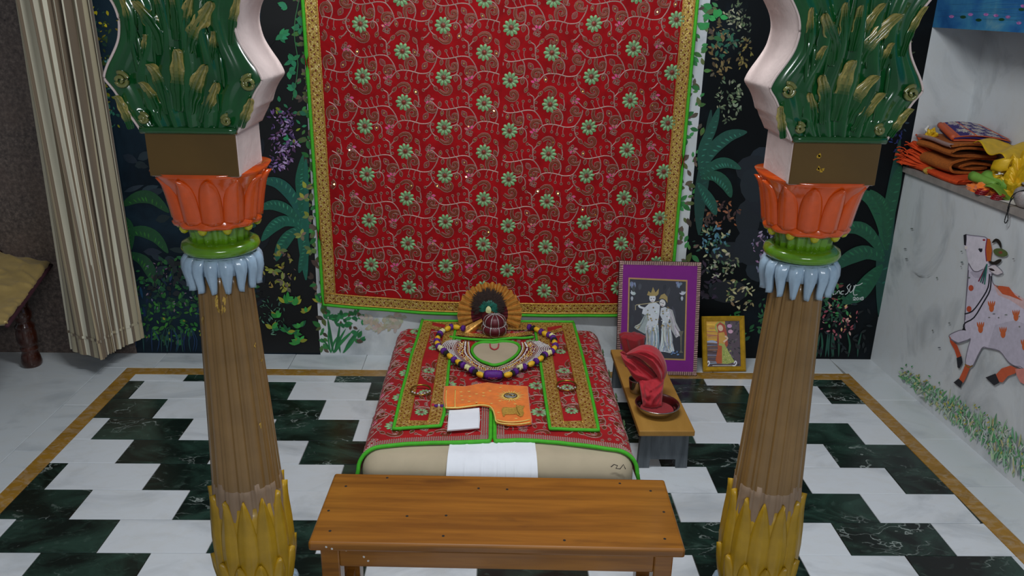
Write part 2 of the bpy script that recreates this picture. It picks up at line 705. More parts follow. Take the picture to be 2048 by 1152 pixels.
def xr(y):
    return 1.466 + (2.79-y)*.041


def tile(name, pts, mat, g=.0008):
    """flat stone piece with quad outline pts (x,y) ccw"""
    cx = sum(p[0] for p in pts)/4
    cy = sum(p[1] for p in pts)/4
    q = []
    for x, y in pts:
        q.append((x-cx-math.copysign(g, x-cx), y-cy-math.copysign(g, y-cy)))
    e = .0015
    V = [(x, y, -.004) for x, y in q]+[(x, y, -e) for x, y in q] + \
        [(x-math.copysign(e, x), y-math.copysign(e, y), 0) for x, y in q]
    F = [(8, 9, 10, 11)]
    for i in range(4):
        j = (i+1) % 4
        F += [(i, j, 4+j, 4+i), (4+i, 4+j, 8+j, 8+i)]
    o = obj(name, fixn(mesh(name, V, F, mat)), floor)
    o.location = (cx, cy, random.uniform(-.0004, .0004))
    return o


rows = [(YB, YB-.0611)]
y = YB-.0611
while y > .9:
    rows.append((y, y-TP))
    y -= TP
for r, (ya, yb) in enumerate(rows):
    s0 = (r-1) % 4               # black -> white at unit index s0 mod 4
    m = s0-8
    while True:
        x0, x1 = X0+m*TW, X0+(m+2)*TW
        dark = ((m-s0) % 4) == 2
        if r == 2 and m == 7:
            dark = False
        m += 2
        if xr(yb)-x1 < .03:
            x1 = 9
        if x1 <= XL+.004:
            continue
        if x0 >= xr(yb)-.004:
            break
        a, b = max(x0, XL), x1
        pa = (a, ya)
        pb = (min(b, xr(ya)), ya)
        pc = (min(b, xr(yb)), yb)
        pd = (a, yb)
        if pb[0]-a < .004:
            pb = (a+.004, ya)
        tile('floor_tile', [pa, pd, pc, pb], 'dark_marble' if dark else 'white_marble')
# yellow border strips
B = .0595
ye = YB+B
xs = [XL-B, -1.36, -1.02, -.45, .12, .68, 1.22, xr(YB)+.0]
for a, b in zip(xs, xs[1:]):
    tile('border_strip', [(a, YB), (b, YB), (b, ye), (a, ye)], 'yellow_stone')
ys = [YB, 2.83, 2.30, 1.75, 1.2, .9]
for a, b in zip(ys, ys[1:]):
    tile('border_strip', [(XL-B, b), (XL, b), (XL, a), (XL-B, a)], 'yellow_stone')
ys = [ye, 2.66, 2.12, 1.6, 1.1, .9]
for a, b in zip(ys, ys[1:]):
    tile('border_strip', [(xr(b), b), (xr(b)+B, b), (xr(a)+B, a), (xr(a), a)], 'yellow_stone')
# outer white slabs
XO = -1.6395
ys = [ye, 2.73, 2.40, 1.95, 1.5, 1.05, .9]
for a, b in zip(ys, ys[1:]):
    tile('border_slab', [(XO, b), (XL-B, b), (XL-B, a), (XO, a)], 'slab_marble')
xs = [XO, -1.43, -1.20, -1.03, -.87, -.56, -.27, .03, .33, .63, .93, 1.24, 1.49]
for a, b in zip(xs, xs[1:]):
    tile('border_slab', [(a, ye), (b, ye), (b, WY+.01), (a, WY+.01)], 'slab_marble')
ys = [WY+.01, 2.82, 2.52, 2.22, 1.92, 1.62, 1.32, .9]


def xw(y):
    return RW0.x + (RW0.y-y)*(RW1.x-RW0.x)/(RW0.y-RW1.y)


for a, b in zip(ys, ys[1:]):
    aa = a if a < ye else ye
    tile('border_slab', [(xr(b)+B, b), (xw(b)+.012, b), (xw(a)+.012, a), (xr(aa)+B if a < ye else 1.49, a)], 'slab_marble')
for a, b, c, d in ((-2.55, XO, 1.9, WY+.01), (-2.55, XO, .9, 1.9), (-3.4, -2.55, .9, WY+.01), (-3.4, -1.0, -1.2, .9), (-1.0, .6, -1.2, .9), (.6, 2.1, -1.2, .9)):
    tile('floor_slab', [(a, c), (b, c), (b, d), (a, d)], 'slab_marble', .0006)

# ================================================================== BACK WALL
wb = empty('wall_back', (0, WY, 0), kind='structure')
ZT = 2.45
box('wall_core', -3.4, 2.1, WY+.012, WY+.2, -.05, ZT, 'grout', wb)
box('granite_panel', -3.4, -1.56, WY-.004, WY+.014, 0, ZT, 'granite', wb)
box('painted_panel', -1.56, -.763, WY, WY+.014, 0, ZT, 'mural_left', wb)
box('painted_panel', .803, 1.671, WY, WY+.014, 0, ZT, 'mural_dark', wb)
box('marble_panel', -.763, .803, WY, WY+.014, 0, ZT, 'wall_marble', wb)
P_r2 = P_back

# ---- left mural
p = Paint(P_back, 3)
r = p.rnd
# dark blocks
p.poly([(525, -60), (600, -60), (640, 706), (520, 706), (505, 400)], '#08090b')
for i in range(60):                                    # dusk-blue wash, ground mist
    x, yy = r.uniform(190, 500), r.uniform(560, 702)
    p.leaf(x, yy, r.uniform(10, 34), r.uniform(4, 9), -pi/2+r.gauss(0, .3), p.vary(r.choice(['#12233f', '#152a4d', '#10202e', '#183a5c']), .3))
for i in range(26):
    p.leaf(r.uniform(190, 420), r.uniform(300, 560), r.uniform(20, 50), r.uniform(8, 18), r.uniform(-.6, .6), p.vary(r.choice(['#1c2b36', '#17262a', '#22303c']), .2))
p.cluster(230, 90, 45, 60, 60, 9, ['#8d7d1e', '#3c4f22', '#5c5a1a', '#27493a'], .5)
p.cluster(225, 155, 40, 40, 70, 7, ['#4f8f8c', '#3b7a6a', '#7fae9e', '#2d5d4e', '#8d8c2c'], .5)
p.cluster(235, 215, 40, 40, 60, 9, ['#2d6f5d', '#8a8a22', '#3c7c62', '#1f4d40'], .5)
p.cluster(195, 30, 20, 30, 20, 9, ['#c0b020', '#2a5048'], .5)
for pts, wv in (([(243, 412), (275, 395), (305, 397), (338, 425)], 26), ([(245, 468), (280, 462), (312, 475), (336, 506)], 24), ([(250, 505), (285, 520), (302, 545), (312, 572)], 24), ([(235, 430), (255, 445), (262, 470), (262, 500)], 16)):
    p.frond(pts, wv, '#1d4a2c', '#2f6e2a', 9)
p.cluster(350, 575, 85, 60, 170, 12, ['#184832', '#226034', '#163c2e', '#2f6c30', '#12342a'], .5)
p.cluster(330, 640, 80, 45, 120, 12, ['#246c30', '#225830', '#184026', '#3a7c30'], .5)
p.cluster(355, 565, 80, 60, 45, 6, ['#6f5570', '#866e80', '#553c4a', '#7b7b8c'], .4)
p.cluster(345, 660, 60, 30, 20, 7, ['#8a8a2c', '#4a9a3a'], .5)
p.cluster(330, 560, 40, 40, 24, 14, ['#141a1c', '#1c2528'], .6)
for i in range(24):                                     # reeds
    x = r.uniform(240, 420)
    p.stroke([(x, 704), (x+r.uniform(-5, 5), 680), (x+r.uniform(-10, 10), 655)], 2.2, p.vary(r.choice(['#123058', '#163c5c', '#1d4a4a']), .2), True)
for i in range(40):
    p.leaf(505+r.uniform(-14, 14), r.uniform(-20, 700), r.uniform(20, 60), r.uniform(8, 20), -pi/2+r.gauss(0, .5), p.vary(r.choice(['#08090b', '#0d1319', '#101a22']), .15))
for cx, cy in ((450, 40), (480, 130), (430, 190), (470, 260), (440, 330), (490, 380)):
    p.cluster(cx, cy, 36, 36, 34, 12, ['#1c4a3c', '#24584a', '#6f6c24', '#2c6a50', '#3c4f3a'], .5)
for pts, wv in (([(455, 520), (440, 470), (420, 440), (395, 430)], 24), ([(455, 520), (470, 470), (492, 450), (512, 452)], 24), ([(455, 525), (430, 500), (405, 500), (385, 520)], 22)):
    p.frond(pts, wv, '#1b4c3a', '#2c6c4c', 9)
p.cluster(465, 600, 45, 70, 110, 12, ['#184832', '#226034', '#2f6c30', '#3a7c30', '#12342a'], .5)
# right-hand foliage of the left panel (seen past the pillar)
for i in range(9):
    x, yy = r.uniform(553, 600), r.uniform(5, 205)
    for k in range(4):
        p.leaf(x, yy, r.uniform(12, 20), r.uniform(8, 11), r.uniform(0, 2*pi), p.vary('#2f8a5c', .3))
p.stroke([(600, -10), (588, 60), (596, 130), (585, 200)], 1.6, '#3c7a4a')
for cx, cy, rx, ry in ((565, 240, 25, 22), (570, 280, 28, 20), (560, 320, 26, 24)):
    p.cluster(cx, cy, rx, ry, 60, 9, ['#7a5a92', '#9c7fb0', '#4a3560', '#b59ac2', '#5c3a5c'], .4)
p.cluster(575, 235, 30, 60, 16, 13, ['#2f8a5c', '#2c7050', '#8a9a2c'], .55)
p.frond([(612, 560), (606, 470), (606, 400), (612, 318)], 26, '#1f5f55', '#2a7263', 6)
for pts, wv in (([(603, 440), (585, 395), (555, 366), (518, 362)], 24), ([(603, 448), (575, 420), (545, 410), (515, 418)], 22),
                ([(603, 452), (570, 442), (545, 455), (523, 482)], 24), ([(604, 455), (580, 470), (562, 495), (552, 522)], 24),
                ([(606, 458), (612, 490), (606, 520), (598, 546)], 18), ([(603, 435), (600, 380), (600, 350), (606, 310)], 18)):
    p.frond(pts, wv, '#1f5f4e', '#3c8a6c', 11)
for cx, cy in ((612, 376), (608, 398), (618, 432), (603, 470), (622, 500), (560, 500), (548, 540), (575, 575), (565, 560)):
    for k in range(5):
        p.leaf(cx, cy, r.uniform(11, 17), r.uniform(6, 8), r.uniform(0, 2*pi), p.vary(r.choice(['#9a9a3c', '#8f9a4a', '#6f8a4a', '#7d6f5c']), .25))
p.cluster(560, 545, 35, 40, 40, 9, ['#a39a2c', '#8c7d3c', '#6c5a52', '#8a8d3a'], .4)
p.cluster(545, 630, 25, 40, 50, 8, ['#3c6a52', '#4a7a62', '#6a9a82', '#31543f'], .25)
for i in range(13):
    x, yy = r.uniform(520, 640), r.uniform(600, 698)
    for k in range(5):
        p.leaf(x, yy, r.uniform(10, 19), r.uniform(6, 9), r.uniform(-pi, .2), p.vary(r.choice(['#2c8a3c', '#3fa048', '#226a44', '#9a9a30']), .25))
p.build('painted_foliage', wb)

# ---- creeper painted on the marble panel edges and the plant under the hanging
p = Paint(P_back, 5, .0006)
r = p.rnd
for side in (0, 1):
    for i in range(150):
        t = r.random()
        yy = -20+t*(720 if side == 0 else 545)
        x = (598+yy*.058+r.uniform(-6, 16)) if side == 0 else (1424-yy*.096+r.uniform(-44, 14))
        if side == 0 and yy > 600 and x < 640:
            x += 12
        l = r.uniform(11, 21)
        p.leaf(x, yy, l, l*.5, r.uniform(0, 2*pi), p.vary(r.choice(['#2f7a3c', '#3c8a4a', '#5c6a3a', '#6a5a4c', '#4a7a3a', '#4c3f34']), .25))
for i in range(8):
    x, yy = r.uniform(1404, 1440), r.uniform(10, 80)
    p.leaf(x, yy, r.uniform(16, 26), r.uniform(10, 15), r.uniform(0, 2*pi), p.vary('#2f9a4c', .2))
for i in range(12):
    x0 = r.uniform(660, 690)
    x1, y1 = x0+r.uniform(-25, 40), r.uniform(635, 680)
    p.stroke([(x0, 706), ((x0+x1)/2+r.uniform(-4, 4), (706+y1)/2), (x1, y1)], r.uniform(3, 7), p.vary('#2a7a44', .25), True)
for i in range(46):
    a = r.uniform(0, 1)
    x, yy = 650+75*a, 625+62*a*r.random()+r.uniform(0, 10)
    l = r.uniform(9, 17)
    p.leaf(x, yy, l, l*.55, r.uniform(-2.6, .6), p.vary(r.choice(['#2a7a44', '#2f8a4a', '#5c4a3c', '#1f6a3c']), .25))
for i in range(10):
    p.cluster(r.uniform(735, 800), r.uniform(632, 655), 12, 6, 10, 12, ['#bdb3a2', '#b5aa96', '#c2baac'], .6, None, .05)
p.build('painted_creeper', wb)

# ---- right mural
p = Paint(P_back, 9)
r = p.rnd
for i in range(14):
    p.ell(r.uniform(1440, 1560), r.uniform(330, 620), r.uniform(22, 40), r.uniform(22, 40), p.vary(r.choice(['#141d26', '#18242f', '#121a22']), .15))
for cx, cy, rx, ry, n, l, cols in (
        (1470, 30, 22, 25, 40, 9, ['#8a8d6a', '#a5a88a', '#5c6a4a']), (1440, 100, 20, 60, 60, 10, ['#7d6a3c', '#5c4c2c', '#8a7a4a']),
        (1450, 85, 25, 25, 30, 12, ['#1f5a44', '#27644c']), (1480, 60, 25, 50, 50, 8, ['#5a6a4a', '#6a705a', '#3a4636']),
        (1460, 200, 28, 45, 70, 9, ['#8f987a', '#6a7a5a', '#4a5a42']), (1490, 110, 15, 30, 30, 9, ['#8a7d3c', '#6a5c34']),
        (1440, 430, 45, 28, 60, 10, ['#8a4f2c', '#a86a4a', '#5c3f36', '#4a3330']), (1425, 480, 35, 30, 70, 10, ['#3c6a4a', '#5c8a9c', '#4a7a8c', '#b3b08a', '#2c5a44']),
        (1440, 530, 40, 28, 60, 9, ['#b3b09a', '#4a6a4a', '#5c5a4a', '#8a8d6a']), (1410, 420, 25, 30, 25, 12, ['#3f322c', '#4c3d36']),
        (1525, 500, 25, 40, 70, 8, ['#8a6a8c', '#a58aa8', '#5c4a62', '#7a7a9a']), (1480, 590, 32, 32, 60, 9, ['#c8c49a', '#a59c6a', '#5c7a4a', '#8c7d5a']),
        (1470, 660, 30, 40, 40, 13, ['#1f5a34', '#2c7a3c', '#1a4a30']), (1530, 640, 20, 50, 40, 12, ['#1f5030', '#2c6a3c']),
        (1420, 560, 25, 40, 30, 12, ['#2a2030', '#3a2c40', '#1f2c30']),
        (1660, 625, 40, 45, 70, 10, ['#2c6a44', '#1f5a3c', '#3c8a4c', '#27503c']), (1680, 640, 40, 40, 44, 8, ['#b3707a', '#8a4050', '#c89a92', '#a5505a', '#d8b07a']),
        (1650, 570, 30, 30, 40, 11, ['#2f6a3c', '#1f4f34', '#7a4038', '#3a7a40']), (1790, 250, 20, 60, 60, 8, ['#1c2f6a', '#16244f', '#2a3f7a', '#233a4c']),
        (1815, 90, 14, 50, 30, 8, ['#4a5a3c', '#3a4a34', '#6a6a4a']), (1800, 180, 16, 40, 30, 8, ['#2a4a3c', '#1f3a34']), (1560, 420, 20, 60, 30, 10, ['#20303a', '#1c2a34'])):
    p.cluster(cx, cy, rx, ry, n, l, cols, .42)
p.frond([(1398, 470), (1400, 400), (1410, 330), (1422, 220)], 26, '#163f3a', '#1f5248', 6)
for pts, wv in (([(1400, 345), (1425, 300), (1458, 272), (1494, 264)], 26), ([(1400, 350), (1430, 330), (1455, 326), (1482, 338)], 22),
                ([(1402, 356), (1430, 352), (1452, 370), (1462, 395)], 24), ([(1396, 366), (1412, 390), (1424, 410), (1432, 430)], 22),
                ([(1400, 345), (1405, 300), (1425, 255), (1438, 215)], 20)):
    p.frond(pts, wv, '#1a5444', '#35806a', 11)
p.frond([(1760, 640), (1765, 540), (1776, 440), (1800, 280)], 30, '#17453c', '#1f5a4c', 8)
for pts, wv in (([(1772, 500), (1765, 440), (1745, 400), (1708, 382)], 32), ([(1768, 512), (1740, 470), (1710, 455), (1672, 466)], 28),
                ([(1768, 522), (1735, 505), (1700, 515), (1664, 540)], 30), ([(1765, 530), (1740, 560), (1715, 590), (1684, 606)], 32),
                ([(1774, 500), (1776, 440), (1790, 370), (1802, 330)], 26), ([(1776, 470), (1770, 420), (1760, 400), (1740, 380)], 20)):
    p.frond(pts, wv, '#17523a', '#256a48', 12)
for i in range(10):
    x = r.uniform(1630, 1720)
    p.stroke([(x, 714), (x+r.uniform(-4, 4), 690), (x+r.uniform(-8, 8), 665)], 4, p.vary('#174a38', .3), True)
for i in range(40):
    p.leaf(r.uniform(1600, 1735), r.uniform(600, 712), 14, 5, r.uniform(0, 6), p.vary(r.choice(['#0c1418', '#101c20', '#14262a']), .2))
for cx, cy in ((1590, 60), (1640, 140), (1600, 230), (1660, 300), (1600, 390), (1590, 480)):
    p.cluster(cx, cy, 34, 40, 34, 11, ['#1c3f36', '#24504a', '#4a5a44', '#2c5a48', '#20304a'], .45)
# the painter's signature
for st in ([(1652, 573), (1647, 590), (1645, 588)], [(1646, 570), (1660, 568), (1671, 572), (1662, 578), (1650, 580)],
           [(1666, 582), (1660, 582), (1657, 587), (1661, 589), (1666, 583), (1666, 589), (1669, 588)],
           [(1671, 589), (1673, 582), (1672, 587), (1678, 581), (1680, 588)],
           [(1688, 582), (1683, 583), (1682, 588), (1687, 588)], [(1700, 568), (1694, 574), (1697, 580), (1695, 586), (1690, 589)],
           [(1702, 571), (1699, 580), (1701, 585), (1706, 580), (1709, 571)], [(1712, 569), (1707, 582), (1708, 590), (1715, 589)], [(1707, 572), (1718, 570), (1725, 566)],
           [(1706, 597), (1709, 594), (1711, 597), (1706, 600), (1712, 600)], [(1714, 600), (1713, 597), (1716, 595), (1717, 599), (1714, 600)], [(1720, 595), (1720, 600)],
           [(1725, 594), (1722, 596), (1727, 598), (1724, 600), (1722, 598), (1727, 595), (1725, 594)]):
    p.stroke(st, 1.5, '#c9d3d0')
p.build('painted_foliage', wb)

# ================================================================== RIGHT WALL WITH NICHE
wr = empty('wall_right', tuple(RW0), kind='structure')
NZ0, NZ1, ND = .866, 1.405, .215               # niche bottom, top, depth
NY0, NL = .03, 1.6                              # starts beyond the corner strip


def rw(s_, d_, z):                              # s along wall from the corner, d into the wall
    q = RW0 + rwd*s_ - rwn*d_
    return (q.x, q.y, z)


def rw_box(name, s0, s1, d0, d1, z0, z1, mat, bev=0):
    V = [rw(s, d, z) for s in (s0, s1) for d in (d0, d1) for z in (z0, z1)]
    F = [(0, 1, 3, 2), (4, 6, 7, 5), (0, 4, 5, 1), (2, 3, 7, 6), (0, 2, 6, 4), (1, 5, 7, 3)]
    me = fixn(mesh(name, V, F, mat))
    return obj(name, me, wr, True)


rw_box('wall_face', -.012, 4.4, 0, .3, -.05, NZ0-.022, 'wall_marble')
rw_box('painted_lintel', -.012, 4.4, 0, .3, NZ1, ZT, 'pond')
rw_box('niche_back', -.012, 4.4, ND, .3, NZ0-.022, NZ1, 'wall_marble')
rw_box('niche_side', -.1, .0, .0, ND+.02, NZ0-.022, NZ1, 'wall_marble')
rw_box('niche_side', NL, 4.4, 0, ND, NZ0-.022, NZ1, 'wall_marble')
sh = rw_box('niche_shelf', -.004, NL, -.014, ND, NZ0-.022, NZ0, 'shelf_stone')
p = Paint(P_right, 21, .0005)
r = p.rnd
# lotus pond above the niche
for i in range(60):
    p.stroke([(r.uniform(1860, 2060), yy := r.uniform(-30, 48)), (r.uniform(1900, 2060), yy+r.uniform(-4, 4))], r.uniform(1, 3), p.vary(r.choice(['#2a62a0', '#4a86b3', '#5c9ab5', '#2f6f9c']), .2), True)
for x, yy in ((1941, 29), (1972, 29), (1992, 31), (2016, 34), (2038, 46), (1903, 33), (2046, 12)):
    for k in range(5):
        p.leaf(x, yy+3, 7, 3, -pi/2+(k-2)*.45, p.vary('#b070b0', .25))
for x, yy in ((1957, 40), (2003, 39), (1926, 34), (2043, 19)):
    p.ell(x, yy, 6, 3, p.vary('#1f4a2c', .3))
# grass along the wall foot
for i in range(520):
    t = r.random()
    x = 1800+t*262
    yb = 715+(x-1741)*.8766-4
    h = (14+58*min(1, t*1.4)*r.random())*r.uniform(.5, 1.1)
    q = r.random()
    y0 = yb-2-q*(18+70*t)
    x0 = x+q*(10+30*t)*.2
    p.stroke([(x0, y0), (x0+r.uniform(-4, 5), y0-h*.3), (x0+r.uniform(-9, 11), y0-h*.6)], r.uniform(1.8, 4.6),
             p.vary(r.choice(['#5fa468', '#86b982', '#a3c4a0', '#b8cdae', '#77aa84', '#8f9c96', '#bfc286', '#b3c7bb', '#c9d2c6']), .12), True, 2)
for i in range(70):
    t = r.random()
    x = 1805+t*250
    yb = 715+(x-1741)*.8766
    p.leaf(x, yb-r.uniform(25, 60+50*t), r.uniform(4, 8), 3, r.uniform(0, 6.28), p.vary(r.choice(['#3c8a4a', '#b3b04a', '#4a9a5a', '#a8a850']), .2))
# the painted calf
OUT = '#7d7784'
bd = [(1931, 469), (1945, 471), (1962, 473), (1974, 477), (1980, 500), (1976, 520), (1982, 535), (1985, 565), (2000, 575), (2020, 577), (2045, 602), (2080, 620), (2080, 790),
      (2047, 738), (2030, 732), (2015, 722), (1999, 702), (1975, 696), (1965, 695), (1955, 712), (1944, 733), (1931, 728), (1935, 700), (1941, 678), (1935, 680), (1916, 686), (1902, 678), (1899, 670), (1918, 661),
      (1929, 658), (1929, 640), (1932, 600), (1936, 540), (1937, 528), (1932, 500), (1928, 490)]
p.poly(bd, '#d3cbdb')
p.poly([(1975, 696), (1990, 650), (2030, 640), (2080, 660), (2080, 770), (2047, 738), (2030, 732), (2015, 722), (1999, 702)], '#c3bccb')
p.poly([(1985, 565), (2000, 575), (2020, 580), (2080, 618), (2080, 640), (2020, 600), (1996, 590)], '#dbb9b9')
for seg in (bd[0:10], bd[12:26], bd[25:34]):
    p.stroke(seg, 1.6, OUT)
p.poly([(1934, 472), (1960, 475), (1973, 479), (1972, 515), (1974, 526), (1966, 538), (1956, 543), (1946, 541), (1938, 528), (1934, 500)], '#dfd8e2')
p.poly([(1946, 541), (1956, 543), (1966, 538), (1974, 528), (1976, 545), (1966, 556), (1950, 556), (1940, 545)], '#bcb4c4')
p.stroke([(1937, 526), (1946, 541), (1956, 543), (1966, 538)], 1.8, '#6f6876')
p.stroke([(1937, 540), (1935, 570), (1932, 600), (1930, 640)], 1.8, '#6f6876')
p.poly([(1990, 571), (2004, 572), (2018, 574), (2030, 590), (2046, 602), (2020, 592), (2005, 588)], '#d0603c')
p.poly([(1927, 470), (1933, 468), (1933, 478), (1932, 491), (1928, 490)], '#2c2a30')
p.ell(1932, 495, 3, 3.5, '#e6dcd6')
p.poly([(1974, 477), (1980, 478), (1984, 500), (1981, 524), (1974, 522), (1970, 505), (1973, 490)], '#c8642c')
p.stroke([(1974, 477), (1971, 500), (1973, 523)], 2, '#8a3060')
p.stroke([(1984, 486), (1992, 480), (1999, 486), (2002, 497)], 7, '#2a241f', True)
p.stroke([(1978, 522), (1988, 527), (1998, 522), (2003, 519)], 8, '#2a241f', True)
p.ell(2001, 505, 15, 8, '#5c6a3c', rot=.25)
p.ell(2001, 505, 4, 3, '#8a4a3c')
p.poly([(1975, 533), (1990, 530), (2006, 545), (1995, 550), (1982, 546)], '#e0d6da')
p.stroke([(1976, 534), (1990, 530), (2006, 545), (1993, 550), (1978, 541)], 1.4, OUT)
p.leaf(1977, 537, 14, 5, .35, '#3a2c30')
p.stroke([(1958, 497), (1962, 503), (1963, 497)], 4, '#2a2a34')
p.ell(1968, 480, 3, 2, '#a03a4a')
for k, cc in enumerate(('#7a2c4a', '#1f6a5c', '#3a4a5a', '#2f7a6a')):
    p.stroke([(1974, 528), (1966-k*-2, 545), (1957+k*4, 563+k*2)], 2.6, cc)
p.stroke([(1979, 548), (1976, 575), (1962, 600), (1945, 622), (1929, 628)], 2.6, '#23252e')
p.stroke([(1982, 552), (1980, 580), (1966, 606), (1948, 635), (1930, 646), (1927, 655)], 2.6, '#23252e')
p.poly([(1924, 660), (1928, 652), (1932, 661)], '#1c1c22')
for x, yy in ((1942, 576), (1938, 618)):
    p.ell(x, yy, 5, 6, '#c8573c')
for x, yy in ((1983, 613), (2032, 631), (1961, 655), (2006, 665), (2049, 690)):
    p.ell(x, yy+3, 5, 8, '#d0693c')
    for k in range(4):
        p.leaf(x-4+k*2.6, yy+1, 13, 3.2, -pi/2+(k-1.5)*.16, '#d0693c')
p.poly([(1899, 672), (1905, 682), (1914, 690), (1920, 705), (1923, 714), (1914, 716), (1909, 700), (1900, 684)], '#c8532f')
p.poly([(1913, 716), (1923, 712), (1925, 725), (1919, 737), (1915, 735)], '#23242c')
p.poly([(1931, 728), (1941, 733), (1931, 757), (1926, 766), (1917, 760), (1924, 745)], '#cc5a33')
p.poly([(1907, 765), (1917, 757), (1925, 764), (1921, 776)], '#23242c')
p.stroke([(1900, 678), (1916, 686), (1935, 680)], 1.6, OUT)
p.stroke([(1930, 728), (1937, 735), (1945, 731)], 2.6, '#8a6a2c')
p.poly([(2021, 731), (2036, 738), (2030, 747), (2016, 752), (2005, 765), (1995, 763), (1990, 751), (2003, 737)], '#cf5f3c')
p.poly([(1971, 755), (1991, 747), (1999, 765), (1988, 771)], '#23242c')
p.poly([(2030, 738), (2060, 736), (2060, 775), (2040, 764), (2033, 750)], '#d98a80')
for k in range(20):
    p.ell(r.uniform(1800, 2040), r.uniform(450, 700), r.uniform(1, 3), r.uniform(.8, 2), p.vary('#7d8080', .2))
p.poly([(1824, 540), (1838, 548), (1852, 552), (1866, 545), (1855, 552), (1838, 552)], '#b4b8ba')
p.build('painted_calf_and_grass', wr)

# ================================================================== PILLARS
def petal(prof, halfw, n=10, m=6, bulge=.006, lift=0.0, tipcurl=0.0, ridge=.002, pw=1.0):
    """petal lying on a surface of revolution. prof: (r,z) from root to tip; halfw(t) half width (m)"""
    def f(a, t):
        a = a*2-1
        r, z = interp(prof, t)
        w = halfw(t)
        rr = r+lift+bulge*(1-abs(a)**2)+ridge*(1-min(1, abs(a)*4))+tipcurl*max(0, (t-.75)/.25)**2
        th = a*w/max(r, .01)
        return (rr*cos(th), rr*sin(th), z)
    V, F = grid(f, m, n)
    V2, F2 = grid(lambda a, t: tuple(Vector(f(a, t))-Vector(((.006)*cos(0), 0, 0))), m, n)
    o = len(V)
    F = [tuple(reversed(q)) for q in F]
    F = [tuple(q) for q in F]+[tuple(i+o for i in reversed(q)) for q in F2]
    V = V+V2
    # rim
    rim = [i for i in range(m+1)]+[(m+1)*(j+1)+m for j in range(n)]+[(m+1)*n+m-1-i for i in range(m)]+[(m+1)*(n-1-j) for j in range(n-1)]
    for a, b in zip(rim, rim[1:]+rim[:1]):
        F.append((a, b, b+o, a+o))
    return V, F


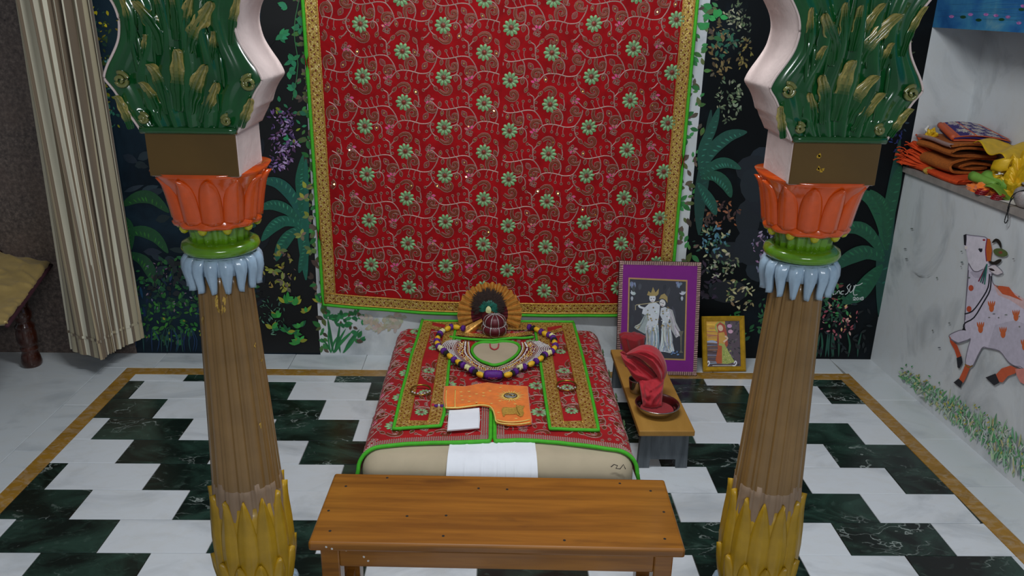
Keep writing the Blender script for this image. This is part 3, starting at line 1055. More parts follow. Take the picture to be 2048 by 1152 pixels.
def make_pillar(name, x, y, label):
    root = empty(name, (x, y, 0), label, 'pillar', 'painted pillars either side of the shrine')
    def L(nm, prof, mat, n=40, flute=None, parent=root, smooth=True):
        V, F = lathe(prof, n, flute)
        F.append(tuple(range(n))[::-1])
        F.append(tuple((len(prof)-1)*n+k for k in range(n)))
        return obj(nm, fixn(mesh(nm, V, F, mat, smooth=smooth)), parent)
    def ring(nm, me, cnt, off, parent=root):
        for k in range(cnt):
            o = obj(nm, me, parent)
            o.rotation_euler = (0, 0, 2*pi*(k+off)/cnt)
    # foot
    box('plinth', -.11, .11, -.11, .11, 0, .07, 'p_brown', root, .006, False)
    ob = L('foot_bulb', [(.085, .07), (.1, .09), (.104, .12), (.098, .155), (.08, .19), (.066, .205)], 'p_orange')
    me = fixn(mesh('foot_petal', *petal([(.075, .2), (.1, .165), (.106, .125), (.1, .085)], lambda t: .024*sin(pi*min(.95, .25+t*.7)), 7, 4, .004, .001), 'p_orange', smooth=True))
    ring('petal', me, 12, .5, ob)
    rb = L('foot_ring', [(.064, .2), (.078, .212), (.083, .228), (.08, .246), (.068, .262)], 'p_blue')
    me = fixn(mesh('ring_petal', *petal([(.066, .26), (.082, .245), (.087, .228), (.082, .212)], lambda t: .019*sin(pi*min(.95, .25+t*.7)), 6, 4, .004, .001), 'p_blue', smooth=True))
    ring('petal', me, 14, .5, rb)
    # yellow lotus
    cup = L('lotus_cup', [(.06, .255), (.066, .275), (.072, .3), (.0765, .34), (.077, .39), (.0735, .45), (.069, .49)], 'p_yellow')
    me = fixn(mesh('tall_petal', *petal([(.069, .28), (.0755, .32), (.0775, .38), (.0755, .43), (.072, .475), (.069, .512)],
              lambda t: .0215*(1-max(0, (t-.45)/.55)**1.5)*min(1, .6+t) + .0012, 12, 6, .004, .0005, .004, .004), 'p_yellow', smooth=True))
    ring('tall_petal', me, 12, .3, cup)
    me = fixn(mesh('short_petal', *petal([(.066, .262), (.074, .29), (.0795, .325), (.082, .36)],
              lambda t: .0195*sqrt(max(0.01, 1-t**2.2)), 9, 6, .0045, .001, 0, .003), 'p_yellow', smooth=True))
    ring('short_petal', me, 12, .8, cup)
    # shaft
    def fl(a, z):
        q = (a*14/(2*pi)) % 1
        return -.0042*math.exp(-((q-.5)/.13)**2) + .0016*math.exp(-((q-.74)/.06)**2) - .0022*math.exp(-((q-.85)/.05)**2)
    def rs(z):
        return .0495+(.955-z)*.0445
    L('shaft', [(rs(z), z) for z in [.99-.57*i/20 for i in range(21)]], 'p_shaft', 168, fl)
    L('bare_shaft_base', [(rs(z)+.0006, z) for z in (.545, .52, .49, .46, .42)], 'p_shaft2', 168, lambda a, z: fl(a, z)+(-.0012 if z > .53+.012*sin(5*a)+.006*sin(11*a) else 0))
    # pale blue collar
    L('collar_ring', [(.05, .985), (.06, .99), (.064, 1.004), (.064, 1.016), (.058, 1.024)], 'p_blue')
    me = fixn(mesh('drooping_petal', *petal([(.059, 1.022), (.066, 1.012), (.067, .995), (.0625, .975), (.057, .958)],
              lambda t: .0125*(1-.62*max(0, (t-.35)/.65)), 10, 6, .0045, .001, .004, .003), 'p_blue', smooth=True))
    ring('drooping_petal', me, 15, .2)
    # lime disc, neck
    L('disc', [(.055, 1.024), (.067, 1.028), (.071, 1.036), (.069, 1.044), (.058, 1.049), (.05, 1.05)], 'p_lime')
    nk = L('neck', [(.05, 1.045), (.05, 1.06), (.053, 1.075), (.06, 1.088)], 'p_lime', 96, lambda a, z: .003*cos(18*a))
    V, F = lathe([(0.001, -.009), (.006, -.0065), (.009, 0), (.006, .0065), (.001, .009)], 10)
    me = mesh('bead', [(px_+.068, py_, pz_+1.08) for px_, py_, pz_ in V], F, 'p_bead', smooth=True)
    ring('bead', me, 10, .35, nk)
    # orange lotus capital
    cap = L('lotus_capital', [(.06, 1.078), (.076, 1.083), (.0785, 1.09), (.073, 1.097), (.0745, 1.115), (.079, 1.14), (.084, 1.16), (.092, 1.178), (.096, 1.186)], 'p_orange', 96,
            lambda a, z: (.0025*cos(12*a) if z < 1.097 else 0) + (max(0, (z-1.15)/.036)*.014*abs(sin(2*a))**2 if z > 1.15 else 0))
    me = fixn(mesh('tall_petal', *petal([(.073, 1.092), (.0755, 1.11), (.08, 1.135), (.085, 1.157), (.092, 1.176)],
              lambda t: .0195*sqrt(max(.02, 1-(max(0, t-.35)/.65)**2.4)), 10, 6, .0055, .0005, .004, .002), 'p_orange', smooth=True))
    ring('tall_petal', me, 12, .4, cap)
    # square block
    blk = box('block', -.0765, .0765, -.088, .052, 1.182, 1.262, 'p_pink', root, .003, False)
    box('front_plate', -.0755, .0755, -.0905, -.086, 1.1835, 1.262, 'p_brown', blk, .001, False)
    # bracket
    hw = [(1.259, .081), (1.272, .088), (1.283, .0945), (1.292, .0985), (1.296, .1035), (1.306, .107), (1.318, .112), (1.330, .119), (1.342, .128), (1.350, .1285), (1.366, .121), (1.38, .112), (1.393, .104), (1.405, .098),
          (1.417, .0945), (1.435, .092), (1.452, .0945), (1.468, .101), (1.49, .115), (1.515, .133), (1.54, .15), (1.57, .163), (1.6, .17)]
    hw = catmull(hw, 3)
    k = len(hw)
    V = [(-b, yy, a) for yy in (-.088, .058) for a, b in hw]+[(b, yy, a) for yy in (-.088, .058) for a, b in hw]
    F = []
    for i in range(k-1):
        F += [(i, i+1, k+i+1, k+i), (2*k+i, 3*k+i, 3*k+i+1, 2*k+i+1), (i, 2*k+i, 2*k+i+1, i+1), (k+i, k+i+1, 3*k+i+1, 3*k+i)]
    F += [(0, k, 3*k, 2*k), (k-1, 3*k-1, 4*k-1, 2*k-1)]
    me = fixn(mesh('bracket', V, F, 'p_pink'))
    for pg in me.polygons:
        pg.use_smooth = abs(pg.normal.y) < .5
    br = obj('bracket', me, root)
    # green carved face: raised field with rim
    GR, GO, GD = lin('#0f4a1c'), lin('#c7ae62'), lin('#0a3c34')
    V, Fs, K = [], [], []
    nx_ = 64
    for i, (a, b) in enumerate(hw):
        for j in range(nx_+1):
            q = j/nx_*2-1
            yy = -.0885-.004*(1-abs(q)**10)-.0042*sin(q*21+.8*sin(a*30))*(1-q**4)
            V.append((q*(b-.002), yy, a))
    for i in range(k-1):
        for j in range(nx_):
            n0 = i*(nx_+1)+j
            Fs.append((n0, n0+1, n0+nx_+2, n0+nx_+1))
            t = mnoise.noise(Vector((j*.15, i*.05, 3)))
            K.append(tuple(g*(1+.5*t)+d*.15 for g, d in zip(GR, GD)))
    fc = obj('carved_face', mesh('carved_face', V, Fs, 'p_green', smooth=True, cols=K), br)

    def leaf3(pts, wd, hgt, gold=.5, nm='leaf', curl=.008):
        """raised acanthus leaf along local (x,z) pts root->tip"""
        cp = catmull([tuple(q) for q in pts], 7)
        n, m = len(cp)-1, 12
        V, Fs, K = [], [], []
        for i in range(n+1):
            t = i/n
            a0, b0 = cp[max(i-1, 0)], cp[min(i+1, n)]
            dx, dz = b0[0]-a0[0], b0[1]-a0[1]
            d = hypot(dx, dz) or 1
            ww = wd*(.35+.65*sin(pi*min(1, .12+.8*t)))*(1 if t < .8 else sqrt(max(.04, 1-((t-.8)/.2)**2)))*(1+.12*sin(t*22))
            for j in range(m+1):
                q = j/m*2-1
                h = hgt*1.25*(1-q*q*.9)*(.3+.7*t) - (.004 if abs(q) < .15 else 0)+.0022*sin(q*9)
                h += curl*max(0, (t-.7)/.3)**2*(1-.5*q*q)
                V.append((cp[i][0]-dz/d*ww*q, -.0905-h, cp[i][1]+dx/d*ww*q))
        for i in range(n):
            for j in range(m):
                n0 = i*(m+1)+j
                Fs.append((n0, n0+1, n0+m+2, n0+m+1))
                q = abs((j+.5)/m*2-1)
                g = max(0, min(1, ((i/n)-(1-gold))/.25))*(.4+.6*q)
                g = max(g, .5*(q > .8)*(i/n > .4))*(.7+.5*mnoise.noise(Vector((i*.7, j*.9, pts[0][0]*50))))
                g = max(0, min(1, g))
                K.append(tuple(c0*(1-g)+c1*g for c0, c1 in zip(GR, GO)))
        return obj(nm, mesh(nm, V, Fs, 'p_green', smooth=True, cols=K), br)

    def lp(px_, py_):
        q = ony(px_, py_, 1.36)
        return (q.x+.511, q.z)
    leafs = [([(368, 222), (367, 180), (366, 135), (366, 97)], .0145, .012, .6), ([(346, 228), (338, 190), (326, 155), (309, 127)], .012, .01, .45),
             ([(388, 228), (394, 190), (405, 160), (424, 129)], .013, .01, .6), ([(326, 245), (320, 215), (310, 190), (294, 163)], .0095, .009, .45),
             ([(412, 245), (420, 220), (430, 195), (446, 164)], .0105, .009, .6), ([(332, 110), (325, 70), (305, 35), (280, 2)], .013, .009, .35),
             ([(385, 105), (393, 70), (415, 35), (437, 4)], .0135, .01, .75), ([(296, 128), (297, 105), (299, 85), (302, 68)], .006, .007, .6),
             ([(432, 120), (432, 100), (435, 80), (437, 62)], .006, .007, .6), ([(362, 80), (360, 50), (358, 20), (352, -14)], .008, .007, .3),
             ([(372, 80), (376, 50), (384, 15), (398, -18)], .009, .007, .6), ([(345, 90), (338, 50), (330, 20), (318, -20)], .008, .007, .3),
             ([(470, 90), (472, 50), (478, 20), (486, -12)], .007, .006, .6), ([(270, 90), (266, 50), (262, 25), (252, -10)], .007, .006, .5),
             ([(270, 258), (262, 235), (252, 212), (244, 190)], .008, .008, .8), ([(489, 255), (497, 235), (505, 215), (513, 196)], .008, .008, .8)]
    for pts, wd, hg, g in leafs:
        leaf3([lp(*q) for q in pts], wd, hg, g, 'acanthus_leaf')
    for cxp, cyp, sg in ((252, 160, -1), (507, 166, 1), (296, 236, -1), (462, 240, 1)):     # scrolls
        c = lp(cxp, cyp)
        sc = .0125 if cyp < 200 else .008
        pts = [(c[0]+sg*sc*(1-t*.8)*cos(t*9.5+1.2), -.094-.006*t, c[1]+sc*(1-t*.8)*sin(t*9.5+1.2)) for t in [i/24 for i in range(25)]]
        V, Fs = tube(pts, lambda t: .0042*(1-.3*t), 8)
        obj('scroll', mesh('scroll', V, Fs, 'p_green', smooth=True, cols=[tuple(c0*.72+c1*.28 for c0, c1 in zip(GR, GO))]*len(Fs)), br)
    for xx, z0, z1, ang in ((-.062, 1.27, 1.5, .0), (-.04, 1.36, 1.5, .1), (.05, 1.29, 1.5, -.02), (.028, 1.38, 1.5, -.1), (-.072, 1.30, 1.47, -.02), (.066, 1.28, 1.48, .03), (-.01, 1.40, 1.52, 0)):
        V, Fs = tube([(xx+ang*(z-1.38)+.002*sin(z*30), -.091, z) for z in [z0+(z1-z0)*i/10 for i in range(11)]], lambda t: .004*sin(pi*(.08+.84*t)), 6)
        obj('stem_ridge', mesh('stem_ridge', V, Fs, 'p_green', smooth=True, cols=[GR]*len(Fs)), br)
    V, Fs = tube([(-.08+.16*i/12, -.0935, 1.2625) for i in range(13)], .0062, 8)
    obj('base_lip', mesh('base_lip', V, Fs, 'p_green', smooth=True, cols=[GR]*len(Fs)), br)
    for sg in (-1, 1):                                       # limewashed rim bead
        V, Fs = tube([(sg*(b-.0005), -.0895, a) for a, b in hw], .0022, 5)
        obj('rim', mesh('rim', V, Fs, 'p_pink', smooth=True), br)
    box('impost', -.18, .18, -.1, .07, 1.6, 1.7, 'p_pink', root, .003, False)
    return root


pl1 = make_pillar('painted_pillar', -.517, 1.45, 'painted pillar with green leaf capital, on the same side as the striped curtain')
pl2 = copy_tree(pl1)
pl2.location = (.584, 1.45, 0)
pl2['label'] = 'painted pillar with green leaf capital, on the same side as the painted calf and niche'
# paint wear: flakes on the curtain-side shaft, dabs on the calf-side block
for root, spots in ((pl1, [(432, 600, 4, 11), (446, 612, 5, 18), (437, 620, 3, 9), (452, 590, 2, 8), (405, 640, 2, 10), (524, 720, 3, 3), (521, 852, 3, 6), (510, 690, 2, 5)]),):
    mb = MB()
    rd = random.Random(2)
    for sx, sy, aw, ah in spots:
        for q in range(5):
            cx_, cy_ = sx+rd.uniform(-aw, aw)*.7, sy+rd.uniform(-ah, ah)*.8
            pts = []
            for i in range(7):
                a = 2*pi*i/7
                X_, Y_ = cx_+aw*.55*cos(a)*rd.uniform(.5, 1.2), cy_+ah*.5*sin(a)*rd.uniform(.5, 1.2)
                d = ray(X_, Y_)
                # hit the shaft
                best = None
                for st in range(60):
                    Yt = 1.37+st*.0015
                    pt = CC+d*(Yt/d.y)
                    if hypot(pt.x+.517, pt.y-1.45) < .0495+(.955-pt.z)*.0445+.0012:
                        best = pt
                        break
                if best is None:
                    break
                pts.append(best)
            if len(pts) == 7:
                mb.add((pts, [tuple(range(7))]))
    mb.build('paint_flakes', 'dull_gold', root)
mb = MB()
rd = random.Random(4)
for i in range(7):
    q = ony(1640+rd.uniform(-7, 7), 330+rd.uniform(-22, 16), 1.3585)
    a0 = rd.uniform(0, 6)
    mb.add(([(q.x+.004*cos(a0+k*1.05)*rd.uniform(.4, 1), 1.3592, q.z+.005*sin(a0+k*1.05)*rd.uniform(.4, 1)) for k in range(6)], [tuple(range(6))]))
mb.build('paint_dabs', 'p_yellow', pl2)

# ================================================================== EMBROIDERY MOTIF (fabric metres, origin at a flower)
KM = .000384


def fm(x, y):
    x, y = x-440, y-765
    return (x*KM, -(y-.0198*x)*KM)


VINES = [[(300, 497), (330, 515), (375, 562), (430, 583), (500, 580), (560, 570), (620, 560), (690, 570), (735, 615), (765, 670), (778, 725)],
         [(722, 788), (742, 762), (778, 725), (830, 709), (900, 712), (960, 727), (1020, 742), (1090, 738), (1125, 715), (1165, 655), (1185, 600), (1187, 570)],
         [(560, 570), (578, 605), (586, 650), (580, 705), (565, 735), (530, 748), (497, 757)],
         [(565, 735), (600, 758), (615, 800), (610, 838)],
         [(700, 572), (692, 520), (690, 470), (685, 430), (645, 402)],
         [(690, 470), (712, 445), (740, 415)],
         [(900, 537), (950, 565), (982, 615), (985, 670), (965, 724)],
         [(985, 570), (1000, 520), (992, 460)],
         [(1120, 720), (1110, 770), (1125, 830), (1165, 872)], [(1120, 845), (1085, 885), (1055, 900)]]
SPR = [[(497, 578), (478, 545), (468, 522)], [(548, 571), (527, 530), (521, 500)], [(588, 562), (576, 520), (579, 486)],
       [(892, 714), (876, 745), (875, 772)], [(947, 728), (931, 765), (930, 796)], [(997, 740), (989, 785), (992, 810)]]
RINGS = [(466, 508), (520, 485), (580, 470), (875, 786), (930, 811), (992, 826), (634, 400), (645, 468), (668, 527), (711, 485), (713, 545), (1002, 562), (612, 733),
         (1092, 765), (1136, 748), (1072, 820), (1136, 808), (1048, 905), (287, 450), (265, 470), (255, 492), (690, 838), (712, 846), (672, 826)]
LEAFS = [(395, 560, 60, 34, -1.5), (425, 588, 62, 34, 1.75), (612, 835, 62, 36, 2.0), (566, 742, 70, 42, 1.7), (850, 706, 66, 36, -2.2), (790, 730, 66, 34, 1.4),
         (730, 425, 72, 34, -.85), (985, 572, 74, 40, -2.0), (992, 455, 72, 38, -2.15), (1150, 860, 70, 36, .9)]
SWIRL = [[(486, 588), (478, 635), (498, 682), (540, 695), (570, 668), (558, 636), (532, 642), (536, 662)],
         [(768, 700), (735, 672), (690, 675), (668, 705), (685, 738), (720, 732), (722, 705), (705, 700)],
         [(790, 372), (830, 346), (880, 350), (902, 388), (880, 425), (848, 408), (858, 384)],
         [(895, 706), (880, 655), (892, 608), (930, 592), (962, 615), (956, 650), (928, 655), (924, 632)],
         [(1180, 600), (1150, 618), (1102, 610), (1078, 578), (1100, 548), (1132, 556), (1130, 585), (1112, 588)],
         [(1205, 905), (1255, 940), (1305, 935), (1322, 895), (1300, 862), (1268, 868), (1270, 895), (1288, 898)]]
PAIS = [(668, 668, 82, 52, -2.15), (1088, 632, 82, 52, 2.15)]
LOTUS = [(700, 800, -.3), (285, 482, 2.6)]
FLOWERS = [(440, 765), (830, 525)]


class Emb:
    """raised thread work on a fabric map fn(u,v,h)"""
    def __init__(s, fn, inside, seed=1):
        s.fn, s.inn, s.mb, s.r = fn, inside, MB(), random.Random(seed)

    def ribbon(s, pts, w, mi=0, h=.0016, taper=None):
        run = []
        for q in list(pts)+[None]:
            if q is not None and s.inn(*q):
                run.append(q)
            else:
                if len(run) > 1:
                    s._rib(run, w, mi, h, taper)
                run = []

    def _rib(s, pts, w, mi, h, taper):
        V, F = [], []
        n = len(pts)
        for i, q in enumerate(pts):
            a, b = pts[max(i-1, 0)], pts[min(i+1, n-1)]
            dx, dy = b[0]-a[0], b[1]-a[1]
            d = hypot(dx, dy) or 1
            ww = w/2*(taper(i/(n-1)) if taper else 1)
            ox, oy = -dy/d*ww, dx/d*ww
            V += [s.fn(q[0]+ox, q[1]+oy, .0003), s.fn(q[0], q[1], h), s.fn(q[0]-ox, q[1]-oy, .0003)]
        for i in range(n-1):
            a = 3*i
            F += [(a, a+1, a+4, a+3), (a+1, a+2, a+5, a+4)]
        s.mb.add((V, F), mi)

    def leaf(s, x, y, ln, wd, ang, fill=1, out=0, line=.0024):
        ca, sa = cos(ang), sin(ang)
        prof = [(0, 0), (.2, .32), (.45, .5), (.7, .42), (.88, .2), (1, 0), (.88, -.2), (.7, -.42), (.45, -.5), (.2, -.32)]
        pts = [(x+ca*ln*a-sa*wd*b, y+sa*ln*a+ca*wd*b) for a, b in prof]
        if not all(s.inn(*q) for q in pts):
            return
        V = [s.fn(x+ca*ln*.5, y+sa*ln*.5, .0012)]+[s.fn(*q, .0005) for q in pts]
        s.mb.add((V, [(0, 1+i, 1+(i+1) % 10) for i in range(10)]), fill)
        s._rib(pts+pts[:1], line, out, .0017, None)
        if s.r.random() < .55:
            s.sequin(x+ca*ln*.55, y+sa*ln*.55)

    def ring(s, x, y, rad):
        if not s.inn(x+rad, y) or not s.inn(x-rad, y):
            return
        pts = [(x+rad*cos(2*pi*i/8), y+rad*sin(2*pi*i/8)) for i in range(9)]
        V = [s.fn(*q, .0005) for q in pts[:8]]
        s.mb.add((V, [tuple(range(8))]), 1)
        s._rib(pts, .0022, 0, .0016, None)

    def sequin(s, x, y, rad=.0032):
        tx, ty = s.r.uniform(-.3, .3), s.r.uniform(-.3, .3)
        V = [s.fn(x+rad*cos(k*pi/3), y+rad*sin(k*pi/3), .0022+rad*(tx*cos(k*pi/3)+ty*sin(k*pi/3))) for k in range(6)]
        s.mb.add((V, [tuple(range(6))]), 2)

    def motif(s, ox, oy, rot=0, flip=1):
        cr_, sr_ = cos(rot), sin(rot)

        def m(x, y):
            u, v = fm(x, y)
            u *= flip
            return (ox+u*cr_-v*sr_, oy+u*sr_+v*cr_)

        def ang(a):
            a = -a
            if flip < 0:
                a = pi-a
            return a+rot
        for l in VINES:
            s.ribbon(catmull([m(*q) for q in l], 3), .0042)
        for l in SPR:
            s.ribbon([m(*q) for q in l], .003)
        for q in RINGS:
            s.ring(*m(*q), .0052)
        for x, y, ln, wd, a in LEAFS:
            s.leaf(*m(x, y), ln*KM, wd*KM, ang(a))
        for l in SWIRL:
            pts = catmull([m(*q) for q in l], 2)
            s.ribbon(pts, .013, 1, .0012, lambda t: .45+.75*sin(pi*(.15+.75*t)))
            for sg in (1, -1):
                n = len(pts)
                o2 = []
                for i, q in enumerate(pts):
                    a, b = pts[max(i-1, 0)], pts[min(i+1, n-1)]
                    dx, dy = b[0]-a[0], b[1]-a[1]
                    d = hypot(dx, dy) or 1
                    ww = sg*.0064*(.45+.75*sin(pi*(.15+.75*i/(n-1))))
                    o2.append((q[0]-dy/d*ww, q[1]+dx/d*ww))
                s.ribbon(o2, .0022, 0, .0017)
            if s.r.random() < .5:
                q = pts[len(pts)//2]
                if s.inn(*q):
                    s.sequin(*q)
        for x, y, ln, wd, a in PAIS:
            s.leaf(*m(x, y), ln*KM, wd*KM, ang(a), 1)
            q = m(x+.22*ln*cos(a), y+.22*ln*sin(a))
            s.leaf(*q, ln*.6*KM, wd*.62*KM, ang(a), 3, 3, .001)
        for x, y, a in LOTUS:
            for k in (-1, 0, 1):
                q = m(x+14*cos(a-pi/2+k*1.1), y+14*sin(a-pi/2+k*1.1)-6)
                s.leaf(*q, 44*KM, 26*KM, ang(a-pi/2+k*.9), 3, 0, .0014)
            for k in range(4):
                s.ring(*m(x+22*cos(k*1.57+.4+a), y+16+22*sin(k*1.57+.4+a)), .0046)


def flower_mesh():
    mb = MB()
    for k in range(10):
        a = 2*pi*k/10
        ca, sa = cos(a), sin(a)
        prof = [(.0075, 0), (.013, .0042), (.021, .0056), (.0262, .0036), (.028, 0), (.0262, -.0036), (.021, -.0056), (.013, -.0042)]
        V = [(ca*x-sa*y_, sa*x+ca*y_, .0006) for x, y_ in prof]+[(ca*.019, sa*.019, .0042)]
        mb.add((V, [(i, (i+1) % 8, 8) for i in range(8)]), 0)
    for k in range(10):
        a = 2*pi*(k+.5)/10
        V = [(cos(a)*r_+.0009*sin(a)*s_, sin(a)*r_-.0009*cos(a)*s_, h_) for r_, s_, h_ in ((.006, 1, .001), (.016, 1, .001), (.016, -1, .001), (.006, -1, .001), (.006, 0, .003), (.016, 0, .0024))]
        mb.add((V, [(0, 1, 5, 4), (3, 4, 5, 2)]), 1)
    V = [(.0078*cos(2*pi*i/8), .0078*sin(2*pi*i/8), .001) for i in range(8)]+[(.0, 0, .0035)]
    mb.add((V, [(i, (i+1) % 8, 8) for i in range(8)]), 2)
    return mesh('embroidered_flower', mb.V, mb.F, ['fgreen', 'silver', 'brown_fill'], midx=mb.M)


FLM = flower_mesh()


def put_flower(parent, fn, u, v, sc=1, rot=0):
    p0 = Vector(fn(u, v, .0006))
    du = (Vector(fn(u+.004, v, .0006))-p0).normalized()
    dv = (Vector(fn(u, v+.004, .0006))-p0).normalized()
    n = du.cross(dv).normalized()
    dv = n.cross(du)
    o = bpy.data.objects.new('embroidered_flower', FLM)
    C.objects.link(o)
    o.parent = parent
    mw = Matrix((du, dv, n)).transposed().to_4x4() @ Matrix.Rotation(rot, 4, 'Z') @ Matrix.Scale(sc, 4)
    mw.translation = p0
    o.matrix_basis = Matrix.LocRotScale(parent.location, parent.rotation_euler, None).inverted() @ mw
    return o


EMB_M = ['silver', 'brown_fill', 'sequin', 'pink']


def sheet(fn, u0, u1, v0, v1, nu, nv, h=0):
    return grid(lambda a, b: fn(u0+(u1-u0)*a, v0+(v1-v0)*b, h), nu, nv)


def lace_band(name, path_fn, w, length, parent, n=60, mat='lace', thick=.0016):
    """ribbon: path_fn(t, q) -> point, q in 0..1 across"""
    V, F = grid(lambda a, b: path_fn(a, b), n, 6)
    uv = grid_uv(lambda a, b: (a*length/w, b), n, 6)
    return mobj(name, V, F, mat, parent, True, uv=uv, smooth=True)

# ================================================================== RED WALL HANGING
hang = empty('wall_hanging', (0, 3.18, .2), 'large red embroidered velvet hanging with gold lace and green edging on the back wall', 'wall hanging')
HXL, HXR, HTOP = -.738, .756, 1.95


def hem_z(u):
    t = (u-HXL)/(HXR-HXL)
    return .2+.038*(1-t)**3 - .012*sin(pi*t)+.012*t


def hfn(u, v, h=0):
    y = 3.1845 + .0035*sin(u*9+v*1.5)+.002*sin(u*23-v*3)-.004*max(0, (.5-v))*2
    return (u, y-h, v)


V, F = grid(lambda a, b: (lambda u: hfn(u, hem_z(u)+(HTOP-hem_z(u))*b, 0))(HXL+(HXR-HXL)*a), 60, 60)
mobj('velvet_ground', V, F, 'velvet', hang, True, smooth=True)
GB = .049
GE = .013
em = Emb(hfn, lambda u, v: (HXL+GB+GE+.004 < u < .010 or .020 < u < HXR-GB-GE-.004) and hem_z(u)+GB+GE+.004 < v < 1.9, 3)
eL = Emb(hfn, lambda u, v: HXL+GB+GE+.004 < u < .010 and hem_z(u)+GB+GE+.004 < v < 1.62, 3)
eR = Emb(hfn, lambda u, v: .020 < u < HXR-GB-GE-.004 and hem_z(u)+GB+GE+.004 < v < 1.62, 4)
fl = []
for j in range(-4, 7):
    for i in range(-1, 4):
        ox, oy = -.521+.3125*(i), 1.19-.1915*j
        if i < 3:
            eL.motif(ox, oy)
            fl += [(ox, oy, 0), (ox+.1563, oy+.095, 0)]
        ox, oy = .0495+.3135*(i), 1.183-.1945*j+.0195*i
        eR.motif(ox, oy, .02)
        fl += [(ox, oy, 1), (ox+.1575, oy+.105-.0, 1)]
eL.mb.build('embroidery', EMB_M, hang)['kind'] = 'stuff'
eR.mb.build('embroidery', EMB_M, hang)['kind'] = 'stuff'
for u, v, side in fl:
    e = eL if side == 0 else eR
    if e.inn(u-.012, v) and e.inn(u+.012, v) and e.inn(u, v-.012) and e.inn(u, v+.02):
        put_flower(hang, hfn, u, v, 1.16, u*9)
# seam
V, F = tube([hfn(.015, z, -.0005) for z in [.26+1.6*i/20 for i in range(21)]], .0014, 5)
mobj('seam', V, F, 'velvet', hang)
lace_band('gold_lace_edge', lambda t, q: (lambda v: hfn(HXL+GE+GB*q, v, .002))(hem_z(HXL)+GE+(HTOP-hem_z(HXL)-GE)*t), GB, 1.7, hang, 80)
lace_band('gold_lace_edge', lambda t, q: (lambda v: hfn(HXR-GE-GB*q, v, .002))(hem_z(HXR)+GE+(HTOP-hem_z(HXR)-GE)*t), GB, 1.7, hang, 80)
lace_band('gold_lace_edge', lambda t, q: (lambda u: hfn(u, hem_z(u)+GE+GB*q, .0028))(HXL+GE+(HXR-HXL-2*GE)*t), GB, 1.47, hang, 80)
for e0 in (.0035, GB-.0035):           # raised selvedges
    for sg, xx in ((1, HXL+GE), (-1, HXR-GE)):
        V, F = tube([hfn(xx+sg*e0, hem_z(xx)+GE+(HTOP-.3)*i/40, .003) for i in range(41)], .0022, 5)
        mobj('selvedge', V, F, 'gold_thread', hang, True, smooth=True)
    V, F = tube([hfn(HXL+GE+(HXR-HXL-2*GE)*i/40, hem_z(HXL+GE+(HXR-HXL-2*GE)*i/40)+GE+e0, .004) for i in range(41)], .0022, 5)
    mobj('selvedge', V, F, 'gold_thread', hang, True, smooth=True)
path = [hfn(HXL+.006, HTOP-(HTOP-hem_z(HXL))*i/30, .001) for i in range(30)] + [hfn(HXL+.006+(HXR-HXL-.012)*i/50, hem_z(HXL+(HXR-HXL)*i/50)+.005, .002) for i in range(51)] + \
       [hfn(HXR-.006, hem_z(HXR)+(HTOP-hem_z(HXR))*i/30, .001) for i in range(1, 31)]
V, F = tube(path, .0068, 8)
mobj('green_piping', V, F, 'green', hang, True, smooth=True)

# ================================================================== STRIPED CURTAIN
cur = empty('curtain', (-1.6, 3.08, .08), 'beige and brown striped pleated curtain hanging against the brown granite wall', 'curtain')
top = [(-1.735+.262*t+.008*sin(t*44), 3.085+.036*sin(t*2*pi*6.5+.6)+.012*sin(t*2*pi*15)) for t in [i/140 for i in range(141)]]
bp = [(-1.757, 3.05), (-1.70, 3.012), (-1.64, 2.985), (-1.582, 2.952), (-1.578, 2.975), (-1.585, 3.0), (-1.572, 3.012), (-1.566, 3.03), (-1.573, 3.05), (-1.558, 3.06), (-1.55, 3.085), (-1.535, 3.11), (-1.514, 3.16), (-1.508, 3.188)]
bot = []
for i in range(141):
    q = interp(catmull(bp, 6), i/140)
    bot.append((q[0]+.004*sin(i*.9), q[1]+.004*sin(i*.75)))


def curt(a, b):
    i = min(140, int(round(a*140)))
    s_ = b**.8
    x = top[i][0]*(1-s_)+bot[i][0]*s_
    yy = top[i][1]*(1-s_)+bot[i][1]*s_
    yy += .018*sin(a*2*pi*6.5+.6+.6*b)*b*(1.05-b)*2+.008*sin(a*2*pi*11)*b*(1-b)*2
    return (x, min(yy, 3.193), 1.95-(1.95-.085)*b)


V, F = grid(curt, 140, 40)
uv = grid_uv(lambda a, b: (a*7.0+.15, b), 140, 40)
mobj('pleated_cloth', V, F, 'stripes', cur, True, uv=uv, smooth=True)
V, F = grid(lambda a, b: tuple(Vector(curt(a, .955+.006*b))+Vector((0, -.0025, 0))), 140, 1)
mobj('hem_seam', V, F, 'stripes', cur, True, uv=grid_uv(lambda a, b: (a*7.0+.2, b), 140, 1), smooth=True)

# ================================================================== GOLD PADDED SEAT
st = empty('padded_seat', (-1.94, 3.09, 0), 'gold quilted padded seat on dark turned wooden legs beside the curtain', 'seat')


def turned_leg(x, y, h=.33):
    pr = [(.034, 0), (.039, .008), (.04, .02), (.034, .05), (.028, .066), (.033, .072), (.034, .082), (.029, .09), (.035, .098), (.038, .115), (.038, .15), (.034, .165), (.037, .172), (.037, .182), (.028, .192), (.027, .205),
          (.034, .214), (.036, .235), (.03, .255), (.026, .262), (.03, .27), (.03, h)]
    V, F = lathe(pr, 24, None, x, y)
    mobj('leg', V, F, 'dark_wood', st, True, smooth=True)


for q in ((-1.94, 3.075), (-2.62, 3.1), (-2.0, 2.62), (-2.66, 2.62)):
    turned_leg(*q)


